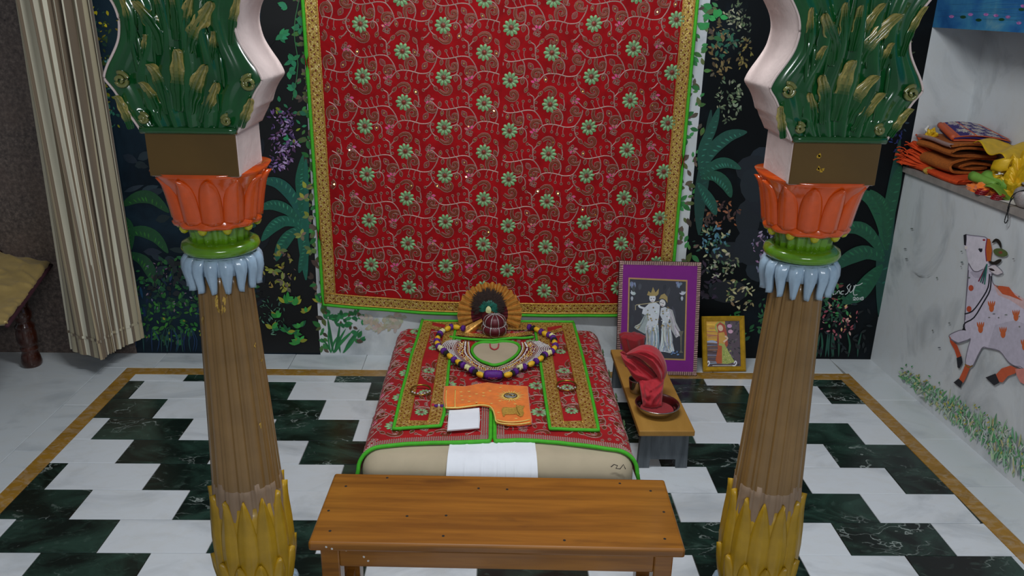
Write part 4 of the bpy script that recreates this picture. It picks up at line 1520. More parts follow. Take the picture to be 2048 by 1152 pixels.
def quilt(a, b):
    p0 = Vector((-2.70, 2.56, .37)).lerp(Vector((-1.715, 2.62, .375)), a)
    p1 = Vector((-2.70, 3.19, .60)).lerp(Vector((-1.85, 3.188, .408)), a)
    q = p0.lerp(p1, b)
    edge = min(1, 9*min(a, 1-a, b, 1-b))**.5
    q.z += .028*edge + .012*mnoise.noise(q*9)+.012*(1-abs(mnoise.noise(q*13+Vector((5, 1, 2)))))**6
    return tuple(q)


V, F = grid(quilt, 90, 70)
o1 = mobj('quilted_cover', V, F, 'gold_quilt', st, True, smooth=True)
so = o1.modifiers.new('t', 'SOLIDIFY')
so.thickness = .02
V, F = grid(lambda a, b: (lambda bb: tuple(Vector(quilt(.01+a*max(.02, .78-.95*(1-bb)), bb))+Vector((0, 0, .009))))(.35+.64*b), 50, 40)
o1 = mobj('maroon_cloth', V, F, 'maroon', st, True, smooth=True)
o1.modifiers.new('t', 'SOLIDIFY').thickness = .008
box('seat_frame', -2.68, -1.90, 2.60, 3.14, .32, .375, 'dark_wood', st, .006)
V, F = tube([(-1.715+(-1.85+1.715)*t, 2.62+.568*t, .368+.038*t) for t in [i/12 for i in range(13)]], .008, 6)
mobj('dark_binding', V, F, 'maroon', st, True, smooth=True)
V, F = lathe([(.001, .335), (.02, .34), (.022, .352), (.012, .362), (.001, .365)], 10, lambda a, z: .004*sin(3*a), -1.90, 3.045)
mobj('plastic_cap', V, F, 'p_blue', st, True, smooth=True)

# ================================================================== MATTRESS
BX, BZ = .014, .188
mat_o = obj('floor_mattress', box_me('floor_mattress', -.412, .412, -.5175, .5175, 0, BZ, 'beige', .055, 6, True))
mat_o.location = (BX, 2.5675, 0)
tag(mat_o, 'beige cotton floor mattress under the red embroidered dress', 'mattress')
mb = MB()
for pts in ([(1222, 934), (1228, 929), (1235, 931), (1232, 937), (1240, 938), (1247, 929), (1251, 938)],):
    q3 = [ony(x, yy, 2.0485) for x, yy in pts]
    mb.add(tube(q3, .0013, 5))
mb.build('ink_scribble', 'black', mat_o)


def bed(s, Y, h=0):
    """cover surface: s across (arc length from the middle), Y depth"""
    flat, rad, zt = .360, .058, BZ+.004
    a = abs(s)
    sg = 1 if s >= 0 else -1
    wr_ = .0022*mnoise.noise(Vector((s*9, Y*7, 1.3)))+.0012*mnoise.noise(Vector((s*22, Y*25, 5)))
    fw = max(0.0, .09-(Y-2.09))/.09
    if a <= flat:
        x, z, nx_, nz_ = a, zt, 0, 1
    elif a <= flat+rad*pi/2:
        g = (a-flat)/rad
        x, z, nx_, nz_ = flat+rad*sin(g), zt-rad*(1-cos(g)), sin(g), cos(g)
    else:
        d = a-flat-rad*pi/2
        x, z, nx_, nz_ = flat+rad+d*.10+.012*fw*d/.1, zt-rad-d*.985, 1, .1
    yy, ny_ = Y, 0
    yb = 3.03
    if Y > yb:
        g = min(pi/2, (Y-yb)/.058)
        yy = yb+.058*sin(g)
        dz = .058*(1-cos(g)) + max(0, (Y-yb)-.058*pi/2)
        z -= dz*(nz_ if nz_ > 0 else 0)
        ny_ = sin(g)
        nz_ *= cos(g)
    if Y < 2.105:
        g = min(1.2, (2.105-Y)/.055)
        z -= .055*(1-cos(g))*max(0, nz_)
    hh = h+wr_+.0015
    return (BX+sg*(x+nx_*hh), yy+ny_*hh, max(.004, z+nz_*hh))


def hemY(s):
    a = min(abs(s), .46)
    return 2.158-.055*(a/.40)**2+.006*sin(s*14)


SE, BKY = .492, 3.12
dress = empty('embroidered_dress', (BX, 2.6, BZ), 'red embroidered velvet dress with green piping spread over the floor mattress', 'dress')
V, F = grid(lambda a, b: (lambda s: bed(s, hemY(s)+(BKY-hemY(s))*b))(-SE+2*SE*a), 110, 90)
o1 = mobj('velvet_ground', V, F, 'velvet2', dress, True, smooth=True)


def bfn(u, v, h=0):
    return bed(u, v, h)


SLX = -.018
e = Emb(bfn, lambda u, v: abs(u) < SE-.01 and hemY(u)+.046 < v < 3.07 and not (abs(u-SLX) < .036 and v < 2.42), 8)
for j in range(-3, 7):
    for i in range(-2, 3):
        ox, oy = -.02+.3125*i, 2.25+.1915*j
        e.motif(ox, oy)
        for u, v in ((ox, oy), (ox+.1563, oy+.095)):
            if e.inn(u-.02, v) and e.inn(u+.02, v) and e.inn(u, v-.02) and v < 3.04:
                put_flower(dress, bfn, u, v, 1.1, u*5)
e.mb.build('embroidery', EMB_M, dress)['kind'] = 'stuff'


def dome(fn, u, v, r_, h, n=6):
    V = [fn(u+r_*cos(2*pi*k/n), v+r_*sin(2*pi*k/n), .0004) for k in range(n)]+[fn(u, v, h)]
    return V, [(k, (k+1) % n, n) for k in range(n)]


mb = MB()
rd = random.Random(11)
for row in range(4):
    s = -SE
    while s < SE:
        if not abs(s-SLX) < .012:
            mb.add(dome(bfn, s, hemY(s)+.013+row*.0078, .0036, .004+rd.uniform(0, .002), 5), 0)
        s += .0068
for sg in (-1, 1):
    for row in range(4):
        yy = hemY(SLX)+.012
        while yy < 2.41:
            mb.add(dome(bfn, SLX+sg*(.012+row*.0075), yy, .0035, .004+rd.uniform(0, .002), 5), 0)
            yy += .0068
o1 = mb.build('beaded_trim', ['silver'], dress, smooth=False)
o1['kind'] = 'stuff'
for sg in (-1, 1):
    pts = [bfn(SLX+sg*.0065, 2.42-(2.42-hemY(SLX)-.006)*i/20, .004) for i in range(20)]
    pts += [bfn(SLX+sg*(.0065+.002*i), hemY(SLX)+.004-.002*i, .004) for i in range(1, 4)]
    s1 = sg*SE
    s0 = SLX+sg*.016
    pts += [bfn(s0+(s1-s0)*i/50, hemY(s0+(s1-s0)*i/50), .003) for i in range(51)]
    V, F = tube(pts, .0064, 8)
    mobj('green_piping', V, F, 'green', dress, True, smooth=True)
ZB = BZ+.008


def T(x, y, h=0):
    return onz(x, y, ZB+h)


def c8(pts):
    return [(840+x*.20833, 560+y*.20833) for x, y in pts]


# back collar: gold lace and piping
lace_band('gold_lace_collar', lambda t, q: tuple(T(846+302*t, 643.5+2*t+(12+3*sin(pi*t))*q, .004-.004*abs(2*t-1)**6)), .032, .6, dress, 40)
lace_band('gold_lace_collar', lambda t, q: tuple(T(848+66*t, 646+18*t+7*q, .007)), .03, .16, dress, 14)
lace_band('gold_lace_collar', lambda t, q: tuple(T(1143-60*t, 649+18*t+7*q, .007)), .03, .16, dress, 14)
V, F = tube([T(846+302*i/30, 641.5+2*i/30, .003) for i in range(31)], .0055, 7)
mobj('green_piping', V, F, 'green', dress, True, smooth=True)
V, F = tube([T(x, y_, .006) for x, y_ in catmull(c8([(285, 545), (430, 562), (560, 572), (690, 577), (800, 566), (900, 556), (990, 558), (1090, 548)]), 4)], .0055, 7)
mobj('green_piping', V, F, 'green', dress, True, smooth=True)
lace_band('gold_lace_collar', lambda t, q: tuple(T(905+160*t, 668+6*sin(pi*t)-6+7*q, .005)), .03, .35, dress, 24)
# neck opening
neck = c8([(695, 602), (600, 598), (540, 615), (503, 650), (500, 695), (535, 745), (590, 780), (650, 802), (710, 818), (790, 802), (850, 772), (910, 732), (945, 692), (957, 645), (925, 610), (860, 592), (780, 590), (740, 598)])
nk = [tuple(q) for q in catmull(neck+neck[:1], 3)][:-1]
mobj('neck_lining', [T(x, y_, .0045) for x, y_ in nk], [tuple(range(len(nk)))], 'beige', dress)
V, F = tube([T(x, y_, .006) for x, y_ in nk], .0062, 7, True)
mobj('neck_piping', V, F, 'green', dress, True, smooth=True)
V, F = tube([T(x, y_, .0075) for x, y_ in catmull(c8([(672, 612), (680, 650), (715, 668), (748, 650), (756, 612)]), 4)], .0028, 6)
mobj('red_loop', V, F, 'redcloth', dress, True, smooth=True)

# ================================================================== SCARVES DOWN BOTH SIDES
def scarf(label, Lp, Rp, seed):
    Lc, Rc = catmull(Lp, 4), catmull(Rp, 4)

    def P(a, t, h=0):
        x0, y0 = interp(Lc, t)
        x1, y1 = interp(Rc, t)
        q = T(x0+(x1-x0)*a, y0+(y1-y0)*a, 0)
        q.z = ZB+.004+h+.0015*mnoise.noise(Vector((a*3, t*6, seed)))
        return tuple(q)
    root = empty('gold_edged_scarf', tuple(Vector(P(.5, 0))), label, 'scarf', 'gold edged scarves laid down the dress')
    V, F = grid(lambda a, b: P(a, b), 14, 40)
    o = mobj('velvet_ground', V, F, 'velvet2', root, True, smooth=True)
    lw = .27
    lace_band('gold_lace_edge', lambda t, q: P(.03+lw*q, t, .0025), .038, .62, root, 40)
    lace_band('gold_lace_edge', lambda t, q: P(.97-lw*q, t, .0025), .038, .62, root, 40)
    lace_band('gold_lace_edge', lambda t, q: P(.03+.94*t, .99-.075*q, .003), .038, .16, root, 16)
    for a in (.3, .7):
        V, F = tube([P(a, i/30, .003) for i in range(29)], .0022, 5)
        mobj('selvedge', V, F, 'gold_thread', root, True, smooth=True)
    pts = [P(0, i/40, .002) for i in range(41)]+[P(i/12, 1, .002) for i in range(1, 12)]+[P(1, 1-i/40, .002) for i in range(41)]
    V, F = tube(pts, .0058, 7)
    mobj('green_piping', V, F, 'green', root, True, smooth=True)
    Ln = .62
    Wd = .14

    def sf(u, v, h=0):
        return P(max(0, min(1, u/Wd)), max(0, min(1, 1-v/Ln)), h)
    e = Emb(sf, lambda u, v: .32 < u/Wd < .68 and .06 < v < Ln-.02, seed)
    for j in range(5):
        e.motif(.072, .11+.19*j-.045)
        e.motif(.072-.1563, .11+.19*j-.14)
        e.motif(.072+.1563, .11+.19*j-.14)
    o = e.mb.build('embroidery', EMB_M, root)
    o['kind'] = 'stuff'
    for j in range(4):
        put_flower(root, sf, .072, .105+.125*j, .82, j)
    return root


scarf('red scarf with gold lace edges, on the dress side nearer the curtain', [(845, 642), (835, 678), (822, 716), (814, 750), (803, 790), (795, 825), (787, 861)],
      [(912, 655), (906, 690), (898, 732), (895, 765), (891, 800), (888, 830), (881, 855)], 21)
scarf('red scarf with gold lace edges, on the dress side nearer the plank stool', [(1070, 660), (1076, 700), (1082, 737), (1086, 765), (1090, 795), (1095, 828), (1100, 861)],
      [(1147, 649), (1157, 685), (1166, 719), (1172, 745), (1179, 775), (1189, 822), (1197, 864)], 22)

# ================================================================== WHITE CLOTH DOWN THE FRONT
V, F = [], []
wc = empty('white_dhoti', (BX, 2.05, 0), 'folded white cotton cloth hanging down the front of the mattress', 'cloth')


def wcf(a, b):
    x = -.135+.262*a + .012*(a-.5)*b
    pl_ = .006*max(0, sin(a*34+1))**6 + .006*math.exp(-((a-.52)/.018)**2)*b + .004*math.exp(-((a-.63)/.03)**2)*b
    s = b*.30
    if s < .07:
        return (x, 2.175-s, BZ+.0032+pl_*.3)
    s -= .07
    if s < .086:
        g = s/.055
        return (x, 2.105-.0575*sin(g)-pl_*sin(g)-.0045*sin(g)+(-.0+.01*(1-sin(g))-.01), BZ-.055+.0595*cos(g))
    s -= .086
    return (x, 2.105-.0575-.0045-.01-pl_, BZ-.055-s*.98)


V, F = grid(wcf, 90, 40)
mobj('pleated_cloth', V, F, 'white_cloth', wc, True, smooth=True)
V, F = grid(lambda a, b: tuple(Vector(wcf(.005+.10*a, .05+.95*b))+Vector((-.008*b, -.002*b, .0005))), 10, 30)
mobj('side_fold', V, F, 'white_cloth', wc, True, smooth=True)
V, F = grid(lambda a, b: tuple(Vector(wcf(.62+.375*a, .05+.95*b))+Vector((.008*b+.012*(1-a)*b, -.004*b, .0005))), 16, 30)
mobj('side_fold', V, F, 'white_cloth', wc, True, smooth=True)

# ================================================================== BEADED COLLAR
col = empty('beaded_collar', tuple(T(984, 715)), 'broad silver beaded crescent collar inside the garland', 'collar')
Ci = catmull(c8([(470, 592), (478, 640), (485, 705), (530, 765), (600, 810), (712, 840), (800, 818), (880, 780), (945, 720), (978, 655), (975, 600)]), 4)
Co = catmull(c8([(300, 578), (232, 600), (208, 650), (290, 742), (480, 868), (690, 945), (880, 900), (1120, 785), (1235, 700), (1250, 640), (1140, 585)]), 4)


def cf(u, v, h=0):
    a = interp(Ci, u)
    b = interp(Co, u)
    return tuple(T(a[0]+(b[0]-a[0])*v, a[1]+(b[1]-a[1])*v, .0125+h))


V, F = grid(lambda a, b: cf(a, b, .002), 60, 8)
mobj('crescent_ground', V, F, 'turban', col, True, smooth=True)
mb = MB()
rd = random.Random(5)


def wdome(p0, r_, h, n=6):
    p0 = Vector(p0)
    V = [(p0.x+r_*cos(2*pi*k/n), p0.y+r_*sin(2*pi*k/n), p0.z) for k in range(n)]+[(p0.x, p0.y, p0.z+h)]
    return V, [(k, (k+1) % n, n) for k in range(n)]


def brow(v, step, r_, mi, skip=0, jit=0):
    L_ = 0
    prev = Vector(cf(0, v, .002))
    acc = 0
    for i in range(1, 600):
        q = Vector(cf(i/600, v, .002))
        acc += (q-prev).length
        prev = q
        if acc >= step:
            acc = 0
            if rd.random() >= skip:
                mb.add(wdome(cf(i/600, v+rd.uniform(-jit, jit), .002), r_, r_*1.1), mi)


brow(.03, .0062, .0028, 0)
brow(.08, .0085, .0026, 1)
for v in (.17, .2):
    brow(v, .0062, .0028, 0, .15)
for v in (.27, .33, .39, .45):
    brow(v, .0095, .0034, 1, .35, .03)
    brow(v+.03, .012, .0028, 0, .25, .02)
    brow(v+.015, .016, .0026, 2, .3, .02)
for v in (.52, .55):
    brow(v, .0055, .0026, 3)
for v in (.61, .67, .73, .79, .85, .91, .97):
    brow(v, .0058, .0027, 0, .04)
    brow(v+.03, .0062, .0012, 4)
o = mb.build('beads', ['bead_silver', 'dull_gold', 'redcloth2', 'silver', 'black'], col)
o['kind'] = 'stuff'
for v in (.5, .575):
    V, F = tube([cf(i/80, v, .004) for i in range(81)], .0022, 5)
    mobj('cord', V, F, 'silver', col, True, smooth=True)
for u0, u1, v0 in ((0, .09, .5), (1, .91, .5)):     # open scroll tips
    mb = MB()
    for i in range(90):
        mb.add(wdome(cf(u0+(u1-u0)*rd.random(), .55+.45*rd.random(), .003), .0028, .004), 0)
    o = mb.build('tip_beads', ['bead_silver'], col)
    o['kind'] = 'stuff'
mb = MB()
for cx_, cy_, rr_ in ((700, 912, 62),):
    for i in range(20):
        a = 2*pi*i/20
        mb.add(wdome(T(*c8([(cx_+rr_*cos(a), cy_+rr_*.55*sin(a))])[0], .021), .003, .004), 1)
    for i in range(40):
        a, q = rd.uniform(0, 2*pi), sqrt(rd.random())*.85
        mb.add(wdome(T(*c8([(cx_+rr_*q*cos(a), cy_+rr_*.55*q*sin(a))])[0], .020), .0035, .004), 0)
mb.build('pendant_stones', ['bead_silver', 'redcloth2'], col)['kind'] = 'stuff'

# ================================================================== GARLAND
gar = empty('garland', tuple(T(984, 760)), 'U-shaped garland of yellow, purple, black and cream silk beads around the collar', 'garland')
G = [('p', 415, 515), ('y', 350, 503), ('p', 300, 500), ('y', 266, 517), ('c', 212, 545), ('p', 193, 567), ('k', 180, 588), ('y', 170, 612), ('p', 162, 640), ('y', 166, 662), ('p', 178, 690), ('c', 200, 708),
     ('p', 228, 735), ('k', 252, 757), ('y', 288, 785), ('p', 326, 820), ('y', 370, 845), ('k', 393, 862), ('p', 415, 875), ('c', 460, 897), ('p', 500, 920), ('k', 530, 940), ('y', 580, 965), ('k', 624, 972),
     ('k', 788, 972), ('y', 845, 965), ('k', 888, 952), ('p', 915, 935), ('c', 960, 893), ('p', 1000, 890), ('y', 1066, 860), ('p', 1113, 835), ('y', 1157, 808), ('k', 1180, 785), ('p', 1198, 772), ('c', 1234, 752),
     ('p', 1265, 738), ('y', 1288, 708), ('p', 1298, 682), ('y', 1290, 652), ('k', 1288, 628), ('p', 1275, 608), ('c', 1268, 590), ('p', 1235, 578), ('y', 1200, 566), ('p', 1162, 548), ('y', 1122, 527), ('k', 1085, 513), ('p', 1048, 503)]


def lathe_mesh(nm, pr, mat, n=14, fl=None):
    V, F = lathe(pr, n, fl)
    return mesh(nm, V, F, mat, smooth=True)


bead_me = {
    'y': lathe_mesh('cocoon_bead', [(.001, -.0165), (.0055, -.0155), (.0095, -.008), (.0105, 0), (.0095, .008), (.006, .0145), (.001, .0165)], 'yellow_bead', 14, lambda a, z: .0006*sin(5*a)),
    'p': lathe_mesh('silk_disc', [(.002, -.007), (.0105, -.0065), (.0128, -.003), (.0128, .003), (.0105, .0065), (.002, .007)], 'purple_bead', 16, lambda a, z: .0006*sin(9*a)),
    'k': lathe_mesh('wool_disc', [(.002, -.0045), (.0105, -.004), (.0125, 0), (.0105, .004), (.002, .0045)], 'black_bead', 16, lambda a, z: .0008*sin(11*a)),
    'c': lathe_mesh('tied_silk', [(.002, -.0095), (.0105, -.0095), (.011, -.006), (.0062, 0), (.011, .006), (.0105, .0095), (.002, .0095)], 'cream_bead', 14, lambda a, z: .0012*sin(4*a))}
NMS = dict(y='cocoon_bead', p='silk_disc', k='wool_disc', c='tied_silk')
gp = [T(*c8([(x, y_)])[0], .0) for _, x, y_ in G]
for i, (k, x, y_) in enumerate(G):
    q = gp[i].copy()
    q.z = ZB+.0235
    a, b = gp[max(0, i-1)], gp[min(len(gp)-1, i+1)]
    if i == 23:
        b = gp[i]
    if i == 24:
        a = gp[i]
    d = b-a
    o = bpy.data.objects.new(NMS[k], bead_me[k])
    link(o, gar)
    o.matrix_basis = Matrix.Translation(q-Vector(gar.location)) @ Vector((d.x, d.y, 0)).to_track_quat('Z', 'Y').to_matrix().to_4x4()
q = T(*c8([(703, 972)])[0], 0)
V, F = lathe([(.002, -.033), (.012, -.032), (.0155, -.024), (.0165, -.01), (.0165, .01), (.0155, .024), (.012, .032), (.002, .033)], 24, lambda a, z: .0008*sin(15*a))
V = [(q.x+z_, q.y+x_, ZB+.026+y_) for x_, y_, z_ in V]
mobj('silk_pendant', V, F, 'purple_bead', gar, True, smooth=True)
pts = [(p_.x, p_.y, ZB+.0235) for p_ in gp]
V, F = tube(pts, .003, 5)
mobj('cord', V, F, 'black_bead', gar, True)

# ================================================================== TURBAN WITH FEATHER FAN
tb = T(989, 668)
tur = empty('turban', (tb.x, tb.y, ZB+.002), 'maroon turban with silver bands, gold foil fan and peacock feather on the dress', 'turban')
pr = [(.012, 0), (.038, .003), (.049, .016), (.052, .03), (.049, .042), (.0425, .05), (.0425, .056), (.0435, .066), (.04, .08), (.032, .091), (.018, .099), (.001, .101)]
pr = [(r_, z_*.84) for r_, z_ in catmull(pr, 3)]
V, F = lathe(pr, 40, lambda a, z: .0006*sin(20*a))
crown = obj('wound_cloth', mesh('wound_cloth', V, F, 'turban', smooth=True), tur)
for k in range(9):
    a = 2*pi*k/9+.2
    V, F = tube([((r_+.0012)*cos(a), (r_+.0012)*sin(a), z_) for r_, z_ in pr[3:]], .0017, 5)
    obj('silver_band', mesh('silver_band', V, F, 'bead_silver', smooth=True), crown)
me = lathe_mesh('pearl', [(.0003, -.003), (.002, -.0022), (.003, 0), (.002, .0022), (.0003, .003)], 'bead_silver', 8)
for k in range(38):
    a = 2*pi*k/38
    o = obj('pearl', me, crown)
    o.location = (.0455*cos(a), .0455*sin(a), .046+.006*sin(a))
# fan
fy = .052
fc = ony(979, 628, tb.y+fy)
fcl = Vector((fc.x-tb.x, fy, fc.z-(ZB+.002)))
FRa = .132


def fan(a, r_, dy=0):
    """a angle in the fan plane, leaning back a little"""
    zz = r_*sin(a)
    return (fcl.x+r_*cos(a), fcl.y+dy+.10*zz, fcl.z+zz)


nA = 84
a0_, a1_ = radians(-28), radians(232)
V, F = grid(lambda u, v: (lambda a, r_: fan(a, r_, (.007 if int(round(u*nA)) % 4 < 2 else -.007)*(r_/FRa)))(a0_+(a1_-a0_)*u, .02+(FRa-.02)*v*(1+.012*(1 if int(round(u*nA)) % 4 < 2 else -1)*v)), nA, 8)
me = mesh('pleated_foil', V, F, ['foil', 'turban'])
me.polygons.foreach_set('material_index', [1 if (i//nA) < 4 else 0 for i in range(len(me.polygons))])
fo = obj('pleated_fan', me, tur)
V, F = grid(lambda u, v: tuple(Vector(fan(radians(205)+.42*u, .035+.115*v, -.012-.012*sin(pi*u)))+Vector((0, -.018*v, 0))), 6, 6)
obj('foil_end', mesh('foil_end', V, F, 'foil'), fo)
rd = random.Random(8)
mb = MB()


def blade(a, r0, r1, w, dy, c0=(-.004, .046)):
    V = []
    for t, ww in ((0, .3), (.35, 1), (.75, .8), (1, .1)):
        r_ = r0+(r1-r0)*t
        for s in (-1, 1):
            x = c0[0]+r_*cos(a)-s*w*ww*sin(a)
            z = c0[1]+r_*sin(a)*.92+s*w*ww*cos(a)
            V.append((fcl.x+x, fcl.y+dy+.10*z-.004*sin(pi*t), fcl.z+z))
    return V, [(0, 1, 3, 2), (2, 3, 5, 4), (4, 5, 7, 6)]


for i in range(110):
    a = radians(-40)+radians(260)*i/109+rd.uniform(-.03, .03)
    mb.add(blade(a, .006, rd.uniform(.062, .080), .0042, -.012-rd.uniform(0, .003)), 0)
for i in range(70):
    a = radians(-30)+radians(240)*i/69
    mb.add(blade(a, .004, rd.uniform(.03, .043), .003, -.017-rd.uniform(0, .002), (-.004, .030)), 1)
o = mb.build('peacock_feather', ['feather', 'teal'], tur, world=False)
o['kind'] = 'stuff'
hp = [(0, -.014), (.008, -.011), (.0105, -.002), (.0085, .007), (.003, .014), (-.003, .014), (-.0085, .007), (-.0105, -.002), (-.008, -.011)]
V = [(fcl.x-.004+x*1.1, fcl.y-.022+.1*z, fcl.z+.027+z*1.1) for x, z in hp]+[(fcl.x-.004, fcl.y-.026, fcl.z+.027)]
obj('feather_eye', mesh('feather_eye', V, [(i, (i+1) % 9, 9) for i in range(9)], 'cream_bead'), tur)
V, F = grid(lambda u, v: (fcl.x-.03+.06*u, fcl.y-.01-.012*sin(pi*u), fcl.z-.075+.09*v), 8, 4)
obj('fan_backing', mesh('fan_backing', V, F, 'turban', smooth=True), tur)

# ================================================================== ORANGE PRAYER BAG, NAPKIN, BANGLES
def pillow(name, pts, h0, th, mat, parent, inset=.006):
    """soft slab with outline pts (pixels on the dress top)"""
    P0 = [T(x, y_, h0) for x, y_ in pts]
    cx = sum((q for q in P0), Vector())/len(P0)
    bm = bmesh.new()
    vs = [bm.verts.new(q) for q in P0]
    f = bm.faces.new(vs)
    bm.normal_update()
    if f.normal.z < 0:
        f.normal_flip()
    r_ = bmesh.ops.extrude_face_region(bm, geom=[f])
    nv = [g for g in r_['geom'] if isinstance(g, bmesh.types.BMVert)]
    for v in nv:
        v.co.z += th
    bmesh.ops.recalc_face_normals(bm, faces=bm.faces)
    te = [g for g in r_['geom'] if isinstance(g, bmesh.types.BMEdge)]
    bmesh.ops.bevel(bm, geom=te, offset=min(inset, th*.7), segments=3, profile=.5, affect='EDGES')
    me = bpy.data.meshes.new(name)
    bm.to_mesh(me)
    bm.free()
    me.materials.append(MT[mat])
    return obj(name, me, parent, True)


bagp = [(888, 778), (905, 777), (930, 778), (955, 773), (975, 770), (1000, 774), (1030, 776), (1056, 778), (1058, 800), (1060, 820), (1064, 843), (1063, 849), (1040, 852), (1015, 852), (992, 847), (989, 834), (986, 822), (978, 815), (960, 812), (940, 815), (915, 818), (889, 818), (886, 800)]
bag = empty('prayer_bag', tuple(T(985, 815, .004)), 'bright orange velvet L-shaped prayer bag with gold embroidery on the dress', 'bag')
pillow('velvet_body', bagp, .006, .013, 'orange_v', bag)
zt_ = .0206


def bagline(pts, r_=.0022, mat='pale_gold', nm='gold_line'):
    V, F = tube([T(x, y_, zt_) for x, y_ in catmull(pts, 4)], r_, 5)
    mobj(nm, V, F, mat, bag, True, smooth=True)


bagline([(893, 779), (892, 798), (893, 816)])
bagline([(911, 779), (910, 798), (910, 815)])
bagline([(890, 815), (915, 815), (940, 812), (960, 810), (978, 812), (986, 820), (990, 833), (994, 844), (1015, 848), (1040, 848), (1061, 845)], .0026)
bagline([(994, 840), (1015, 844), (1040, 843), (1060, 839)])
mb = MB()
for x, y_ in ((938, 783), (953, 788), (967, 786), (980, 782), (923, 792), (925, 800), (940, 793), (938, 803), (953, 805), (967, 792), (983, 807), (1000, 802), (1030, 808), (997, 825), (1032, 837), (922, 784), (1001, 775)):
    q = T(x, y_, zt_-.0004)
    for k in range(5):
        a = 2*pi*k/5+.3
        mb.add(([q+Vector((.0012*cos(a+1.4), .0012*sin(a+1.4), 0)), q+Vector((.0075*cos(a), .0075*sin(a), .0006)), q+Vector((.0012*cos(a-1.4), .0012*sin(a-1.4), 0)), q+Vector((0, 0, .0012))], [(0, 1, 3), (1, 2, 3)]))
mb.build('gold_flowers', 'pale_gold', bag)['kind'] = 'stuff'
mb = MB()
q = T(1021, 792, zt_-.0002)
for k in range(26):
    a = 2*pi*k/26
    r1 = .040+.009*(k % 2)
    mb.add(([q+Vector((.024*cos(a+.12), .024*sin(a+.12), 0)), q+Vector((r1*cos(a)*1.12, r1*sin(a), .0004)), q+Vector((.024*cos(a-.12), .024*sin(a-.12), 0)), q+Vector((0, 0, .0012))], [(0, 1, 3), (1, 2, 3)]))
mb.build('gold_burst', 'pale_gold', bag)
V, F = lathe([(.001, .0028), (.012, .0025), (.019, .0016), (.022, 0)], 20)
mobj('oval_emblem', [(q.x+x_*1.0, q.y+y_*.85, q.z+z_) for x_, y_, z_ in V], F, 'grout', bag, True, smooth=True)
V, F = tube([q+Vector((.022*cos(2*pi*i/24), .019*sin(2*pi*i/24), .001)) for i in range(24)], .0018, 5, True)
mobj('emblem_ring', V, F, 'brass', bag, True, smooth=True)
V, F = tube([q+Vector((.016*(t-.5)*1.8, .004*sin(t*6.3), .003)) for t in [i/10 for i in range(11)]], .0026, 5)
mobj('emblem_figure', V, F, 'brass', bag, True, smooth=True)
# gold stitched calf
def stitched(pts, col_='dull_gold', h=.0012, nm='stitched_calf'):
    P0 = [T(x, y_, zt_+h) for x, y_ in pts]
    return P0


calf = [(1005, 816), (1012, 815), (1022, 816), (1030, 816), (1033, 812), (1032, 810), (1037, 812), (1041, 811), (1044, 813), (1049, 812), (1047, 816), (1046, 820), (1048, 826), (1046, 832), (1041, 834), (1036, 831), (1032, 828), (1024, 829), (1014, 829), (1010, 830), (1009, 833), (1006, 833), (1004, 826), (1003, 820)]
P0 = [T(x, y_, zt_) for x, y_ in calf]
mobj('stitched_calf', P0+[q+Vector((0, 0, .0018)) for q in P0], [tuple(range(len(P0), 2*len(P0)))]+[(i, (i+1) % len(P0), len(P0)+(i+1) % len(P0), len(P0)+i) for i in range(len(P0))], 'dull_gold', bag)
for pts in ([(1006, 818), (1028, 818)], [(1006, 822), (1030, 822)], [(1006, 826), (1030, 826)], [(1033, 814), (1035, 822), (1040, 830)], [(1037, 818), (1044, 818)]):
    V, F = tube([T(x, y_, zt_+.002) for x, y_ in pts], .0009, 4)
    mobj('stitch_line', V, F, 'brass', bag)
for i, (x, y_) in enumerate(((866, 810), (872, 812), (878, 811), (884, 812))):
    qq = T(x, y_, .009)
    V, F = lathe([(.001, -.006), (.005, -.004), (.0065, 0), (.005, .004), (.001, .006)], 10, lambda a, z: .001*sin(5*a))
    mobj('tassel_bead', [(qq.x+a_, qq.y+b_, qq.z+c_) for a_, b_, c_ in V], F, 'redcloth' if i == 0 else ('purple_bead' if i % 2 else 'bead_silver'), bag, True, smooth=True)
nap = pillow('folded_napkin', [(898, 823), (930, 821), (959, 818), (960, 840), (959, 857), (930, 860), (894, 863), (896, 842)], .0055, .006, 'white_cloth', None, .003)
tag(nap, 'small folded white napkin beside the orange bag', 'napkin')
pn = pillow('fold', [(900, 829), (958, 826), (958, 856), (895, 861)], .0118, .003, 'white_cloth', nap, .002)
for (x, y_, tl), lab in zip(((842, 788, .12), (1133, 779, -.1)), ('brass bangle set with stones on the scarf nearer the curtain', 'brass bangle set with stones on the scarf nearer the plank stool')):
    q = T(x, y_, .0)
    bg = empty('bangle', (q.x, q.y, ZB+.0125), lab, 'bangle', 'brass bangles on the scarves', None, tl)
    V, F = tube([(.034*cos(2*pi*i/32), .032*sin(2*pi*i/32), .0035+.003*sin(2*pi*i/32)) for i in range(32)], .0034, 8, True)
    obj('hoop', mesh('hoop', V, F, 'brass', smooth=True), bg)
    me = mesh('stone', *lathe([(.001, -.003), (.004, -.001), (.004, .002), (.001, .005)], 7), 'bead_silver')
    for k in range(7):
        a = radians(-150+120*k/6)
        s_ = obj('stone', me, bg)
        s_.location = (.034*cos(a), .032*sin(a), .0045)

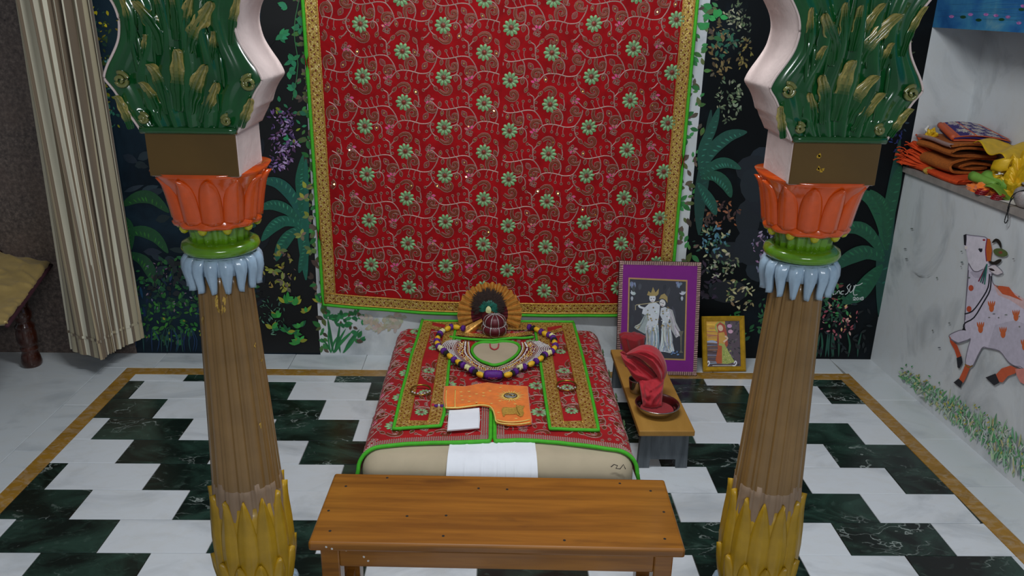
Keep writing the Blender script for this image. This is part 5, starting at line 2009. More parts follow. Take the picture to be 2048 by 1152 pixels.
# ================================================================== BENCH
bn = empty('wooden_bench', (.012, 1.591, 0), 'low varnished wooden bench with a plank top in front of the mattress', 'bench', rz=-.0242)
bt = box('seat_plank', -.415, .415, -.1375, .1375, .327, .35, 'wood', bn, .006, False, 3)
for sx in (-1, 1):
    for sy in (-1, 1):
        box('leg', sx*.373-.021, sx*.373+.021, sy*.098-.021, sy*.098+.021, 0, .327, 'wood', bn, .003, False)
    box('end_apron', sx*.373-.012, sx*.373+.012, -.078, .078, .275, .327, 'wood', bn, .002, False)
    box('end_stretcher', sx*.373-.011, sx*.373+.011, -.078, .078, .07, .105, 'wood', bn, .002, False)
for sy in (-1, 1):
    box('apron', -.352, .352, sy*.106-.010, sy*.106+.010, .271, .327, 'wood', bn, .002, False)
box('stretcher', -.362, .362, -.011, .011, .072, .103, 'wood', bn, .002, False)
me = mesh('nail', *lathe([(.0001, .0006), (.0026, .0005), (.0034, 0)], 8), 'black')
rd = random.Random(6)
for x, y_ in ((-.375, -.095), (-.375, .08), (-.395, -.02), (.375, -.1), (.372, .085), (.39, .0), (-.12, -.105), (.15, -.112), (-.28, .12), (.3, .115), (-.05, .082), (.02, .08), (-.12, -.03), (-.21, -.035)):
    o = obj('nail', me, bn)
    o.location = (x, y_, .3502)
me = mesh('chip', [(0, 0, 0), (.006, .001, 0), (.008, .006, 0), (.003, .009, 0), (-.002, .005, 0)], [(0, 1, 2, 3, 4)], 'paper')
for x, z_ in ((-.372, .338), (-.36, .333), (-.335, .318), (-.30, .30), (-.29, .285)):
    o = obj('chip', me, bn)
    o.location = (x, -.1378 if z_ > .327 else -.1163, z_)
    o.rotation_euler = (pi/2, rd.uniform(0, 6), 0)
    o.scale = (.6, .6, .6)

# ================================================================== LOW PLANK STOOL
sl = empty('plank_stool', (.565, 2.62, 0), 'low narrow stool with worn plywood top and grey end boards beside the mattress', 'stool', rz=.012)
box('top_plank', -.0925, .0925, -.325, .325, .135, .155, 'ply', sl, .003, False)
for y_ in (-.302, .285):
    bm = bmesh.new()
    o2 = [(-.084, 0), (-.045, 0), (-.043, .034), (.043, .034), (.045, 0), (.084, 0), (.08, .135), (-.08, .135)]
    f = bm.faces.new([bm.verts.new((x, y_, z_)) for x, z_ in o2])
    r_ = bmesh.ops.extrude_face_region(bm, geom=[f])
    for v in [g for g in r_['geom'] if isinstance(g, bmesh.types.BMVert)]:
        v.co.y += .024
    bmesh.ops.recalc_face_normals(bm, faces=bm.faces)
    me = bpy.data.meshes.new('end_board')
    bm.to_mesh(me)
    bm.free()
    me.materials.append(MT['grey_wood'])
    obj('end_board', me, sl)
# bowl and cup
bw = empty('steel_bowl', (.558, 2.425, .155), 'shallow stainless steel bowl holding a red cloth on the plank stool', 'bowl')
pr = [(.001, .003), (.045, .0), (.055, .004), (.066, .018), (.074, .031), (.0765, .033), (.074, .035), (.068, .03), (.062, .018), (.052, .007), (.001, .006)]
V, F = lathe(catmull(pr, 3), 48)
obj('bowl_wall', mesh('bowl_wall', V, F, 'steel', smooth=True), bw)
V, F = lathe([(.001, .0122), (.03, .0122), (.0565, .0122)], 32)
obj('red_powder', mesh('red_powder', V, F, 'redcloth2', smooth=True), bw)
cp_ = empty('steel_cup', (.515, 2.575, .155), 'small steel cup standing behind the bowl on the plank stool', 'cup')
V, F = lathe(catmull([(.001, .002), (.024, 0), (.028, .01), (.031, .035), (.033, .05), (.031, .05), (.028, .034), (.024, .008), (.001, .006)], 3), 28)
obj('cup_wall', mesh('cup_wall', V, F, 'steel', smooth=True), cp_)


def napkin_bundle(name, label, base, prof, lean, seed, mat, flap=None, folds=.2):
    rt = empty(name, base, label, 'cloth', 'red cloths on the plank stool')

    def f(u, v):
        a = u*2*pi
        r_, z_ = interp(prof, v)
        k = 1+folds*(.5*sin(3*a+seed+3*v)+.35*sin(5*a-seed*2-2*v)+.25*sin(9*a+seed+6*v))*min(1, v*3+.25)
        n_ = mnoise.noise(Vector((cos(a)*1.7+seed, sin(a)*1.7, z_*18)))*.16
        rr = r_*(k+n_)
        return (rr*cos(a)+lean[0]*(z_/prof[-1][1])**1.3, rr*sin(a)*.8+lean[1]*(z_/prof[-1][1])**1.3, z_+.018*n_*v)
    V, F = grid(f, 72, 30, True)
    obj('gathered_cloth', mesh('gathered_cloth', V, F, mat, smooth=True), rt)
    if flap:
        def g(u, v):
            c0, c1, c2, c3 = [Vector(c) for c in flap]
            q = c0.lerp(c1, u).lerp(c3.lerp(c2, u), v)
            q += Vector((0, -.012*sin(pi*u)*sin(pi*v), .014*sin(pi*u)*sin(pi*v)+.005*sin(u*11+seed)*v))
            return tuple(q)
        V, F = grid(g, 16, 12)
        o = obj('loose_flap', mesh('loose_flap', V, F, mat, smooth=True), rt)
        o.modifiers.new('t', 'SOLIDIFY').thickness = .002
    return rt


def puff(nm, parent, topc, botc, yf, thick, seed, mat, crease=.006, nu=40, nv=26):
    """soft closed fold of cloth between two outline curves (pixels give directions, yf the depth)"""
    tc, bc = catmull(topc, 4), catmull(botc, 4)

    def f(sgn):
        def g(u, v):
            a_, b_ = interp(tc, u), interp(bc, u)
            x, y_ = a_[0]+(b_[0]-a_[0])*v, a_[1]+(b_[1]-a_[1])*v
            e_ = (sin(pi*u)**.55)*(sin(pi*v)**.6)
            q = Vector((u*3+seed, v*3, seed))
            cr_ = crease*(mnoise.noise(q*1.3)+.8*(1-abs(mnoise.noise(Vector((u*2.2+v*3.5+seed, v*1.2-u*1.5, 2)))))**5-.3)
            return tuple(ony(x, y_, yf(u, v) - sgn*(thick*e_*(1 if sgn > 0 else .7)+cr_*e_*1.6)))
        return g
    mb = MB()
    mb.add(grid(f(1), nu, nv))
    V, F = grid(f(-1), nu, nv)
    mb.add((V, [tuple(reversed(q)) for q in F]))
    return mb.build(nm, mat, parent, smooth=True)


rc = empty('red_cloth', (.556, 2.435, .169), 'bright red cloth bunched upright, rising out of the steel bowl', 'cloth', 'red cloths on the plank stool')
puff('gathered_neck', rc, [(1276, 752), (1300, 756), (1329, 750)], [(1286, 812), (1304, 818), (1323, 811)], lambda u, v: 2.50-.065*v, .036, 2.2, 'redcloth', .012)
puff('under_fold', rc, [(1240, 704), (1256, 712), (1272, 712), (1296, 730), (1318, 752), (1327, 766)], [(1241, 708), (1246, 722), (1258, 742), (1270, 760), (1290, 770), (1322, 770)], lambda u, v: 2.545-.04*v-.01*u, .04, 5.1, 'redcloth', .012)
puff('hood_fold', rc, [(1252, 707), (1266, 698), (1284, 690), (1304, 691), (1320, 702), (1331, 722), (1334, 742), (1329, 758), (1321, 769)], [(1254, 709), (1266, 711), (1278, 716), (1290, 724), (1300, 733), (1308, 743), (1314, 752), (1318, 762), (1320, 769)], lambda u, v: 2.535-.035*v-.01*u, .05, 8.4, 'redcloth', .010)
puff('turned_tip', rc, [(1240, 704), (1246, 702), (1252, 706)], [(1241, 706), (1247, 712), (1253, 714)], lambda u, v: 2.535, .008, 3.3, 'redcloth2', .002, 12, 8)
napkin_bundle('red_cloth', 'dark crimson cloth bundle standing behind the bright red one', (.535, 2.79, .155),
              [(.03, 0), (.032, .04), (.04, .08), (.046, .105), (.047, .125), (.03, .134), (.001, .136)], (-.012, .0), 4.1, 'redcloth2')

# ================================================================== FRAMED PICTURES
def framed(name, label, group, base_l, base_r, top_y, h, mk):
    bl, brr = Vector(base_l), Vector(base_r)
    ex = (brr-bl).normalized()
    wv = (brr-bl).length
    run = top_y-(bl.y+brr.y)/2
    ez = Vector((0, run, sqrt(h*h-run*run)))/h
    ez = (ez-ex*ez.dot(ex)).normalized()
    n = ex.cross(ez).normalized()      # faces the room
    if n.y > 0:
        n = -n
    root = empty(name, tuple((bl+brr)/2), label, 'picture', group)

    def at(u, v, d=0):                 # u across from left, v up, d towards the viewer
        return bl+ex*u+ez*v+n*d
    mk(root, at, wv, h, Plane(at(0, 0, .012), n), n)
    return root


def slab3(at, u0, u1, v0, v1, d0, d1):
    V = [at(u, v, d) for u in (u0, u1) for v in (v0, v1) for d in (d0, d1)]
    return V, [(0, 1, 3, 2), (4, 6, 7, 5), (0, 4, 5, 1), (2, 3, 7, 6), (0, 2, 6, 4), (1, 5, 7, 3)]


def mk_big(root, at, wv, h, pl, n):
    def s3(nm, *a, mat):
        V, F = slab3(at, *a)
        return obj(nm, fixn(mesh(nm, V, F, mat)), root, True)
    s3('backing_board', 0, wv, 0, h, -.004, .008, mat='maroon')
    s3('purple_mount', .014, wv-.014, .014, h-.014, .008, .0102, mat='purple')
    mb = MB()
    rd = random.Random(3)
    stp = .0088
    for side in range(4):
        ln = wv if side < 2 else h
        k = 0.004
        while k < ln-.003:
            a0, a1 = k, k+stp*.68
            if side == 0:
                c = (a0, a1, .001, .016)
            elif side == 1:
                c = (a0, a1, h-.016, h-.001)
            elif side == 2:
                c = (.001, .016, a0, a1)
            else:
                c = (wv-.016, wv-.001, a0, a1)
            t = rd.uniform(-.0015, .0015)
            V, F = slab3(at, *c, .008, .0125)
            V[1] += n*t
            V[5] -= n*t
            mb.add((V, F))
            k += stp
    o = mb.build('sequin_trim', 'silver', root)
    o['kind'] = 'stuff'
    P = Paint(pl, 31, 0, 4e-6)
    r = P.rnd
    P.pl = Plane(at(0, 0, .0108), n)
    P.poly([(1257, 555), (1375, 560), (1371, 721), (1253, 717)], '#b98f5a')
    P.poly([(1259.5, 558), (1372, 563), (1368, 718), (1256, 714)], '#34363f')
    for i in range(14):
        P.leaf(r.uniform(1262, 1366), r.uniform(560, 700), r.uniform(12, 30), 7, pi/2+r.gauss(0, .3), P.vary(r.choice(['#2a2c34', '#3c4049', '#42464f']), .1))
    for x0 in (1263, 1354):
        for i in range(8):
            P.leaf(x0+r.uniform(-2, 10), r.uniform(562, 566), r.uniform(5, 14), 3, pi/2+r.gauss(0, .2), P.vary('#7d8aa8', .2))
    for x0, sg in ((1266, 1), (1366, -1)):
        for i in range(6):
            P.leaf(x0, 590, r.uniform(6, 11), 3, -pi/2+sg*(i-2)*.35, P.vary('#c4cbd6', .1))
        P.leaf(x0-2, 592, 10, 5, pi/2, '#b3bac6')
    W_, G_, B_ = '#d3d9e0', '#a8935c', '#8fa2b5'
    # shawls
    P.poly([(1288, 632), (1297, 622), (1300, 650), (1290, 668), (1272, 658), (1268, 654), (1280, 646)], '#a3afae')
    P.poly([(1336, 616), (1345, 620), (1352, 645), (1364, 668), (1352, 676), (1343, 660)], '#b3b3b5')
    for i in range(12):
        P.stroke([(1270+r.uniform(0, 8), 655+r.uniform(-3, 6)), (1285, 645), (1293, 625)], 1.4, P.vary(r.choice(['#d3d9c8', '#7d8a8c', G_]), .1))
        P.stroke([(1354+r.uniform(-4, 8), 670+r.uniform(-3, 5)), (1348, 648), (1340, 622)], 1.4, P.vary(r.choice(['#dcd6da', '#8c8a92']), .1))
    # figure with flute
    P.poly([(1293, 612), (1300, 605), (1312, 605), (1320, 610), (1319, 626), (1316, 645), (1318, 662), (1317, 690), (1315, 708), (1302, 708), (1303, 690), (1300, 706), (1290, 706), (1292, 680), (1291, 655), (1296, 640), (1297, 625), (1290, 630), (1284, 627), (1286, 618)], W_)
    P.stroke([(1272, 610), (1295, 607), (1318, 603)], 1.6, '#b3a884')
    P.stroke([(1271, 610), (1271, 620)], 1.2, '#b3a884')
    P.stroke([(1290, 617), (1280, 614), (1278, 610)], 4, W_)
    P.ell(1305, 596, 6.5, 8.5, '#dcdfe4')
    P.poly([(1294, 590), (1297, 582), (1302, 586), (1306, 574), (1311, 585), (1318, 577), (1317, 588), (1313, 592), (1300, 592)], G_)
    for s_ in (-2.5, 2.5):
        P.ell(1305+s_, 597, 1.4, .8, '#2c2c34')
    P.stroke([(1303, 602), (1307, 602)], 1, '#a04a4a')
    # leaning companion
    P.poly([(1322, 616), (1330, 614), (1338, 618), (1341, 632), (1337, 645), (1342, 660), (1345, 685), (1349, 702), (1340, 706), (1330, 704), (1318, 703), (1322, 680), (1323, 655), (1325, 640), (1320, 630)], '#cdd3da')
    P.ell(1325, 606, 6, 7.5, '#d8d6d6', rot=-.3)
    P.poly([(1318, 598), (1322, 590), (1329, 587), (1335, 594), (1335, 606), (1331, 600), (1326, 597)], G_)
    for s_ in (-2.2, 2.2):
        P.ell(1324+s_, 606+s_*.2, 1.3, .8, '#2c2c34')
    P.stroke([(1323, 611), (1326, 611)], 1, '#a04a4a')
    for i in range(46):
        x = r.uniform(1293, 1317)
        P.stroke([(x, r.uniform(650, 665)), (x+r.uniform(-3, 3), 680), (x+r.uniform(-6, 4), r.uniform(695, 706))], r.uniform(.7, 1.6), P.vary(r.choice([B_, '#eef0f2', '#9fb0c0', '#c8b98a', '#7d8c9c']), .1))
        x = r.uniform(1322, 1342)
        P.stroke([(x, r.uniform(645, 660)), (x+r.uniform(-2, 4), 680), (x+r.uniform(-3, 8), r.uniform(692, 704))], r.uniform(.7, 1.6), P.vary(r.choice(['#8c9cb0', '#e6e8ea', '#a5b0bc', '#b39f6a']), .1))
    for i in range(40):
        P.ell(r.choice([r.uniform(1294, 1318), r.uniform(1322, 1340)]), r.uniform(614, 662), r.uniform(.7, 2), r.uniform(.7, 1.6), P.vary(r.choice([G_, '#8a7a4a', '#eef0f2']), .15), 8)
    for x0 in (1359,):
        P.poly([(x0-1, 662), (x0+8, 662), (x0+5, 672), (x0+4, 700), (x0+7, 706), (x0-1, 706), (x0+2, 700), (x0+1, 672)], '#6a675a')
    for i in range(8):
        P.ell(r.uniform(1340, 1364), r.uniform(703, 710), 2, 1.6, P.vary('#6a86b0', .2), 8)
    P.poly([(1258, 672), (1270, 672), (1268, 678), (1262, 680), (1259, 678)], '#6a675a')
    P.build('printed_picture', root)


framed('framed_picture', 'tall picture of two pale robed figures in a purple mount with sequin trim', None, (.511, 3.042, 0), (.851, 3.032, 0), 3.155, .478, mk_big)


def mk_small(root, at, wv, h, pl, n):
    fw = .021
    me_l = []
    def bar(u0, u1, v0, v1, m4):
        """mitred moulding: m4 outer/inner corners"""
        (a, b, c, d) = m4
        V = []
        for (u, v) in (a, b, c, d):
            V.append(at(u, v, 0))
        def mid(p_, q_, t):
            return (p_[0]*(1-t)+q_[0]*t, p_[1]*(1-t)+q_[1]*t)
        V += [at(*a, .012), at(*b, .012), at(*mid(a, d, .35), .017), at(*mid(b, c, .35), .017), at(*mid(a, d, .75), .012), at(*mid(b, c, .75), .012), at(*d, .008), at(*c, .008)]
        F = [(0, 1, 5, 4), (4, 5, 7, 6), (6, 7, 9, 8), (8, 9, 11, 10), (0, 3, 2, 1)]
        obj('frame_moulding', fixn(mesh('frame_moulding', V, F, 'gold_frame')), root, True)
    o_ = [(0, 0), (wv, 0), (wv, h), (0, h)]
    i_ = [(fw, fw), (wv-fw, fw), (wv-fw, h-fw), (fw, h-fw)]
    for k in range(4):
        bar(0, 0, 0, 0, (o_[k], o_[(k+1) % 4], i_[(k+1) % 4], i_[k]))
    V, F = slab3(at, .004, wv-.004, .004, h-.004, -.002, .005)
    obj('backing_board', fixn(mesh('backing_board', V, F, 'maroon')), root, True)
    P = Paint(Plane(at(0, 0, .0056), n), 41, 0, 4e-6)
    r = P.rnd
    P.poly([(1407, 641), (1479, 641), (1484, 735), (1411, 735)], '#5a4c56')
    P.poly([(1407, 641), (1450, 641), (1450, 682), (1410, 682)], '#d8a53c')
    for i in range(18):
        yy = r.uniform(644, 676)
        P.stroke([(r.uniform(1409, 1420), yy), (r.uniform(1430, 1448), yy+r.uniform(-2, 2))], r.uniform(1, 3), P.vary(r.choice(['#e8b84a', '#c8834a', '#dca84c', '#b87a5a']), .1))
    for i in range(22):
        yy = r.uniform(682, 730)
        P.stroke([(r.uniform(1411, 1420), yy), (r.uniform(1430, 1455), yy+r.uniform(-2, 2))], r.uniform(1, 2.4), P.vary(r.choice(['#6a4a3c', '#8a6a5a', '#9aa0c0', '#4a3a40', '#7d5a44']), .15))
    P.stroke([(1412, 684), (1425, 683), (1436, 686)], 5, '#aab2cc', True)
    for i in range(60):
        P.leaf(r.uniform(1453, 1480), r.uniform(645, 728), r.uniform(4, 9), 3, r.uniform(0, 6.3), P.vary(r.choice(['#3c3a3f', '#5a5a58', '#6a5f66', '#2f3034']), .2))
    for x, yy, c_ in ((1459, 652, '#c89ac4'), (1461, 663, '#d8a8c0')):
        P.ell(x, yy, 5, 4, c_, 10)
    # robed woman with halo
    P.ell(1441, 655, 11, 12, '#8fae5c')
    P.ell(1441, 655, 9.5, 10.5, '#c9b35c')
    P.poly([(1433, 650), (1440, 644), (1450, 650), (1454, 668), (1456, 690), (1450, 700), (1436, 700), (1434, 680), (1436, 662)], '#b0523c')
    P.ell(1441, 656, 5, 6.5, '#e3c3a8', rot=-.3)
    P.poly([(1437, 666), (1448, 664), (1452, 676), (1449, 690), (1438, 688)], '#d0a04a')
    P.poly([(1438, 686), (1449, 688), (1462, 712), (1470, 724), (1455, 728), (1437, 727), (1433, 722), (1436, 700)], '#a8b05c')
    P.poly([(1437, 690), (1444, 692), (1444, 727), (1434, 727), (1431, 720)], '#b8562c')
    P.stroke([(1450, 672), (1455, 677), (1447, 684)], 3.4, '#e3c3a8')
    for i in range(40):
        P.ell(r.uniform(1446, 1462), r.uniform(694, 725), .9, .9, P.vary(r.choice(['#d8d08a', '#6a8a3c', '#c8c878']), .1), 6)
    for x0 in (1414, 1468):
        P.stroke([(x0, 727), (x0+3, 722), (x0+5, 726), (x0+2, 731), (x0-3, 731)], 2.2, '#e8e8ee')
    P.stroke([(1425, 731), (1445, 731), (1465, 731)], 1.2, '#d8d0c8')
    P.build('printed_picture', root)


framed('framed_picture', 'small gilt framed picture of a robed woman by water, leaning on the wall', None, (.886, 3.065, 0), (1.072, 3.075, 0), 3.165, .236, mk_small)

# ================================================================== THINGS IN THE NICHE
def rwx(s, d, z):
    return Vector(rw(s, d, z))


SZ = NZ0


def fold_solid(name, prof, th, s0, s1, mat, parent, n=8, wav=.004, seed=0, skew=0):
    """cloth band following 2-D profile (d,z), extruded along the wall s0..s1"""
    cp = catmull(prof, 4)
    m = len(cp)
    L, R = [], []
    for i, p_ in enumerate(cp):
        a, b = cp[max(0, i-1)], cp[min(m-1, i+1)]
        dx, dz = b[0]-a[0], b[1]-a[1]
        dd = hypot(dx, dz) or 1
        L.append((p_[0]-dz/dd*th/2, p_[1]+dx/dd*th/2))
        R.append((p_[0]+dz/dd*th/2, p_[1]-dx/dd*th/2))
    loop = L+R[::-1]
    k = len(loop)
    V, F = [], []
    for j in range(n+1):
        t = j/n
        for i, (d, z) in enumerate(loop):
            s = s0+(s1-s0)*t + wav*sin(i*.7+seed)*(1 if j in (0, n) else .2)
            V.append(rwx(s+skew*d, d+.003*sin(t*5+seed), z+.002*sin(t*6+d*30)))
    for j in range(n):
        for i in range(k):
            i2 = (i+1) % k
            F.append((j*k+i, j*k+i2, (j+1)*k+i2, (j+1)*k+i))
    for i in range(m-1):
        F.append((i, i+1, k-2-i, k-1-i))
        o_ = n*k
        F.append((o_+k-1-i, o_+k-2-i, o_+i+1, o_+i))
    return obj(name, fixn(mesh(name, V, F, mat, smooth=False)), parent, True)


G2 = 'folded cloths in the niche'
# orange shawl: flat layers under the blankets with a bunched fringed end
sh_ = empty('orange_shawl', tuple(rwx(.15, .1, SZ)), 'bright orange shawl with bunched fringe under the rust blankets in the niche', 'shawl', G2)
fold_solid('folded_layers', [(.20, SZ+.006), (.02, SZ+.006), (-.004, SZ+.011), (.02, SZ+.017), (.19, SZ+.017)], .0085, .03, .36, 'orange_c', sh_, 10, .006, 1)
fold_solid('gold_border', [(.16, SZ+.0235), (.03, SZ+.0235), (.004, SZ+.022), (-.012, SZ+.012), (-.006, SZ+.003)], .003, .135, .165, 'dull_gold', sh_, 4, .001, 2)
rd = random.Random(12)
for k in range(9):
    zz = SZ+.006+k*.0065
    p0 = rwx(.14, .015+.01*k*.3, zz)
    p1 = rwx(.06+.006*rd.random(), -.012+.006*k*.4, zz+.012+.004*k)
    p2 = rwx(-.0+.012*rd.random(), -.05+.007*k, zz+.012+.008*k*rd.uniform(.6, 1.1))

    def lay(u, v, p0=p0, p1=p1, p2=p2, k=k):
        q = p0*((1-u)**2)+p1*(2*u*(1-u))+p2*(u*u)
        q = q + rwx(0, 0, 0)*0 + Vector((-rwn.x*(.05-.01*u)*v, -rwn.y*.05*v, .004*sin(v*7+k+u*6)))
        return tuple(q)
    V, F = grid(lay, 14, 8)
    o = mobj('shawl_layer', V, F, 'orange_c', sh_, True, smooth=True)
    o.modifiers.new('t', 'SOLIDIFY').thickness = .005
mb = MB()
for k in range(46):
    q = rwx(.0+.03*rd.random(), -.055+.085*rd.random(), SZ+.01+.085*rd.random())
    d = rwx(-.02, -.012, .0)-rwx(0, 0, 0)
    d = Vector((rwn.x*.012+rd.uniform(-.006, .004), -rwd.y*.022*rd.uniform(.3, 1), rd.uniform(-.012, .01)))
    q.y = min(q.y, WY-.03)
    mb.add(tube([q, q+d*.5+Vector((0, 0, .003)), q+d], .0021, 4))
mb.build('fringe', 'orange_c', sh_)['kind'] = 'stuff'
zb = SZ+.024
b1 = empty('rust_blanket', tuple(rwx(.2, .1, zb)), 'rust brown blanket with a rolled fold, lower of two in the niche', 'blanket', G2)
fold_solid('folded_layers', [(.185, zb+0.0552), (.10, zb+0.0598), (.03, zb+0.0506), (.004, zb+0.0345), (.01, zb+0.0138), (.05, zb+0.0046), (.12, zb+0.0057), (.18, zb+0.0138), (.19, zb+0.0276), (.15, zb+0.0379), (.09, zb+0.0391), (.045, zb+0.0299), (.06, zb+0.0196), (.12, zb+0.0207), (.16, zb+0.0253)], .0085, .085, .285, 'rust_c', b1, 10, .004, 3, -.12)
zb2 = zb+.062
b2 = empty('rust_blanket', tuple(rwx(.2, .1, zb2)), 'rust brown blanket with a pale selvedge, upper of two in the niche', 'blanket', G2)
fold_solid('folded_layers', [(.19, zb2+0.0052), (.10, zb2+0.0065), (.02, zb2+0.0078), (-.008, zb2+0.0208), (.02, zb2+0.0338), (.10, zb2+0.0338), (.17, zb2+0.0312), (.18, zb2+0.0416), (.12, zb2+0.0494), (.04, zb2+0.0481), (-.01, zb2+0.0481)], .0085, .06, .29, 'rust_c', b2, 10, .005, 5, -.1)
fold_solid('pale_selvedge', [(.0, zb2+.0535), (-.013, zb2+.0535), (-.0155, zb2+.048), (-.012, zb2+.043)], .0016, .06, .29, 'silver', b2, 8, .003, 6, -.1)
zb3 = zb2+.054
vb = empty('brocade_cloth', tuple(rwx(.22, .12, zb3)), 'folded violet brocade with silver motifs and orange edges on top of the blankets', 'cloth', G2)
vq = [rwx(.075, .06, zb3), rwx(.10, .205, zb3), rwx(.30, .205, zb3), rwx(.22, .035, zb3)]


def brc(a, b, h=0):
    q = vq[0].lerp(vq[1], a).lerp(vq[3].lerp(vq[2], a), b)
    q.z = zb3+.046-.028*b+.008*sin(pi*a)+h
    return q


V, F, K = [], [], []
nb = 56
for j in range(nb+1):
    for i in range(nb+1):
        V.append(brc(i/nb, j/nb))
VI, OR, SV = lin('#2c1464'), lin('#c2552f'), lin('#9a8f9a')
rd = random.Random(9)
blob = [(rd.uniform(.2, .95), rd.uniform(.05, .95)) for _ in range(200)]
blob = [(.27+.30*i+(.15 if j % 2 else 0), .12+.26*j) for i in range(3) for j in range(4)]
for j in range(nb):
    for i in range(nb):
        n0 = j*(nb+1)+i
        F.append((n0, n0+1, n0+nb+2, n0+nb+1))
        a, b = (i+.5)/nb, (j+.5)/nb
        c = VI
        for x, y_ in blob:
            ang_ = atan2(b-y_, a-x)
            if hypot((a-x), (b-y_)*.95) < .115+.022*sin(5*ang_)+.014*sin(11*ang_):
                c = SV if rd.random() < .75 else lin('#d5c9a0')
        if a < .10 or a > .93:
            c = OR
        if .045 < a < .062:
            c = lin('#5a1f5c')
        K.append(c)
mobj('brocade_top', V, F, 'violet_c', vb, True, cols=K, smooth=True)
for k in range(4):
    V, F = grid(lambda a, b: tuple(brc(a*.98+.01, b, -.006-.0075*k+.002*sin(a*4+k))), 10, 10)
    o = mobj('cloth_layer', V, F, 'violet_c', vb, True, cols=[OR if (k % 2 == 0) else VI]*len(F), smooth=True)
    o.modifiers.new('t', 'SOLIDIFY').thickness = .004
V, F = tube([brc(.012, i/10, -.008) for i in range(11)], .012, 8)
mobj('rolled_edge', V, F, 'violet_c', vb, True, cols=[OR]*len(F), smooth=True)


def crumple(name, label, c, rad, hgt, mat, seed, sub=26, cat='cloth'):
    """crumpled soft heap standing on z=c.z"""
    def f(u, v):
        a = u*2*pi
        e_ = v*pi/2
        n_ = mnoise.noise(Vector((cos(a)*cos(e_)*2.2+seed, sin(a)*cos(e_)*2.2, sin(e_)*2.2)))
        n2 = abs(mnoise.noise(Vector((cos(a)*cos(e_)*5+seed, sin(a)*cos(e_)*5, sin(e_)*5+3))))
        k = 1+.35*n_-.3*n2
        return (c.x+rad[0]*cos(e_)*cos(a)*k, c.y+rad[1]*cos(e_)*sin(a)*k, c.z+max(0, hgt*sin(e_)*(1+.5*n_-.35*n2)))
    V, F = grid(f, 48, sub, True)
    rt = empty(name, tuple(c), label, cat, G2)
    mobj('crumpled_cloth', V, F, mat, rt, True, smooth=False)
    return rt


yc = crumple('yellow_cloth', 'crumpled shiny yellow cloth heaped beside the rust blankets in the niche', rwx(.53, .105, SZ), (.062, .105), .14, 'yellow_c', 3.3)
for k, (s, d, z, rr) in enumerate(((.40, .06, .085, .02), (.43, .02, .06, .018), (.46, .0, .10, .022))):
    V, F = lathe([(rr*.75, -.03), (rr, 0), (rr*.8, .03)], 16, lambda a, z_: .003*sin(3*a+k))
    q = rwx(s+.03, d+.06, SZ+z)
    V = [tuple(q+Vector((y_*.6+z_*.5, -z_*.8, x_+.2*z_))) for x_, y_, z_ in V]
    o = mobj('rolled_fold', V, F, 'yellow_c', yc, True, smooth=True)
    o.modifiers.new('t', 'SOLIDIFY').thickness = .002
lp_ = [brc(.98, .5), rwx(.36, .14, zb3+.02)]
V, F = grid(lambda a, b: tuple(rwx(.30+.20*a, .06+.14*b, zb3+.006+.014*sin(a*9+b*4)+.01*b-.03*a*a)), 24, 14)
o = mobj('loose_fold', V, F, 'yellow_c', yc, True, smooth=True)
o.modifiers.new('t', 'SOLIDIFY').thickness = .003
ys_ = crumple('yellow_scrap', 'small crumpled yellow and white scrap tucked under the brocade cloth', rwx(.10, .02, zb3), (.02, .03), .028, 'yellow_c', 7.7, 10)
V, F = tube([rwx(.085, .01, zb3+.006), rwx(.08, .005, zb3+.022), rwx(.085, .012, zb3+.036)], .006, 6)
mobj('white_edge', V, F, 'paper', ys_, True, smooth=True)
oc = crumple('orange_wrap', 'small plain orange cloth lying under the green roll in the niche', rwx(.46, .035, SZ), (.045, .075), .04, 'orange_v', 1.1, 12)
gr_ = empty('green_roll', tuple(rwx(.5, .03, SZ+.03)), 'light green cloth with white spots, loosely rolled, at the niche edge', 'cloth', G2)
for k, (s, d, rr) in enumerate(((.455, .02, .017), (.475, .06, .026))):
    pts = []
    V, F = [], []
    nn = 40
    for i in range(nn+1):
        t = i/nn
        a = t*2*pi*1.6+.6
        r_ = rr*(.55+.45*t)
        for j in range(7):
            w_ = j/6
            q = rwx(s+.11*w_-.055, d+.02*w_+r_*cos(a)*(1-.3*w_), SZ+.045+r_*sin(a)*(1-.35*w_)-.01*w_)
            V.append(q)
    for i in range(nn):
        for j in range(6):
            n0 = i*7+j
            F.append((n0, n0+1, n0+8, n0+7))
    o = mobj('rolled_cloth', V, F, 'green_c', gr_, True, smooth=True)
    o.modifiers.new('t', 'SOLIDIFY').thickness = .0025
mb = MB()
for i in range(10):
    a = rd.uniform(.3, 2.6)
    q = rwx(.455+.05*rd.random(), .06+.027*cos(a), SZ+.047+.027*sin(a))
    mb.add(wdome(q, .005, .002, 8))
mb.build('white_spots', 'white_cloth', gr_)
V, F = grid(lambda a, b: tuple(rwx(.50+.10*a, .0+.11*b, SZ+.03+.012*sin(b*5+a*3)-.016*a)), 12, 12)
o = mobj('loose_end', V, F, 'green_c', gr_, True, smooth=True)
o.modifiers.new('t', 'SOLIDIFY').thickness = .002
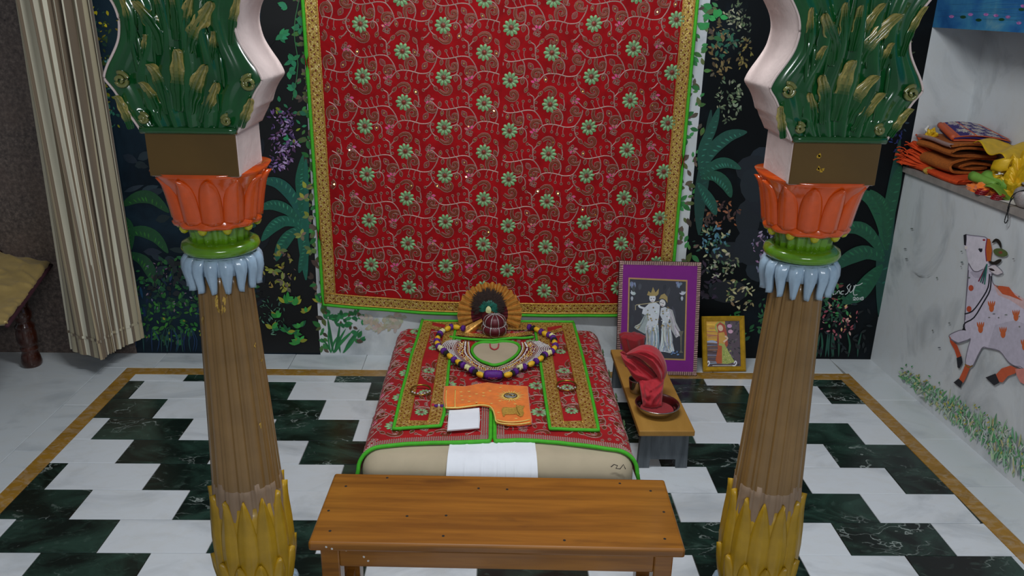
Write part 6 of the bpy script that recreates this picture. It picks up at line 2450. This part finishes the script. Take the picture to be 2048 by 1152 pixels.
for k, (s, d, lab) in enumerate(((.50, -.004, 'red glass bangle bundle under the green roll'), (.575, .004, 'red glass bangle bundle beside the silver vessel'))):
    bb = empty('red_bangles', tuple(rwx(s, d, SZ)), lab, 'bangles', 'red bangles at the niche edge')
    for j in range(3):
        q = rwx(s+.004*j, d, SZ+.0035+.0065*j)
        V, F = tube([q+Vector((.017*cos(2*pi*i/20), .017*sin(2*pi*i/20), 0)) for i in range(20)], .0034, 6, True)
        mobj('bangle_hoop', V, F, 'red_glass', bb, True, smooth=True)
pp = mobj('folded_paper', *grid(lambda a, b: tuple(rwx(.53+.13*a, -.01+.06*b+.02*a, SZ+.002+.004*sin(a*5)*b)), 10, 6), 'paper', None, True, smooth=True)
tag(pp, 'flat white folded paper lying on the niche edge', 'paper')
vs_ = empty('silver_vessel', tuple(rwx(.69, .03, SZ)), 'round silver vessel standing at the niche edge by the hanging thread', 'vessel')
V, F = lathe(catmull([(.02, 0), (.035, .006), (.048, .03), (.046, .055), (.03, .07), (.032, .08), (.001, .082)], 3), 28, lambda a, z: .001*sin(16*a))
q = rwx(.69, .035, SZ)
mobj('vessel_body', [(q.x+x_, q.y+y_, q.z+z_) for x_, y_, z_ in V], F, 'bead_silver', vs_, True, smooth=True)
V, F = lathe([(.03, .07), (.036, .074), (.03, .078)], 24)
mobj('vessel_rim', [(q.x+x_, q.y+y_, q.z+z_) for x_, y_, z_ in V], F, 'brass', vs_, True, smooth=True)
th = empty('black_thread', tuple(P_right(2020, 390, .02)), 'thin black thread looped over the niche edge', 'thread')
pts = [(2062, 378), (2045, 381), (2028, 388), (2021, 400), (2017, 418), (2012, 432), (2009, 443), (2012, 446), (2016, 436), (2015, 420), (2020, 404), (2028, 394)]
V, F = tube([P_right(x, y_, .018 if y_ > 392 else .02-.04*(392-y_)/14*.4) for x, y_ in catmull(pts, 3)], .0018, 5)
mobj('thread_strand', V, F, 'black', th, True, smooth=True)
# dark cloth heap further along the shelf
crumple('black_cloth', 'dark crumpled cloth behind the silver vessel in the niche', rwx(.70, .13, SZ), (.05, .09), .10, 'black_bead', 9.1, 14)
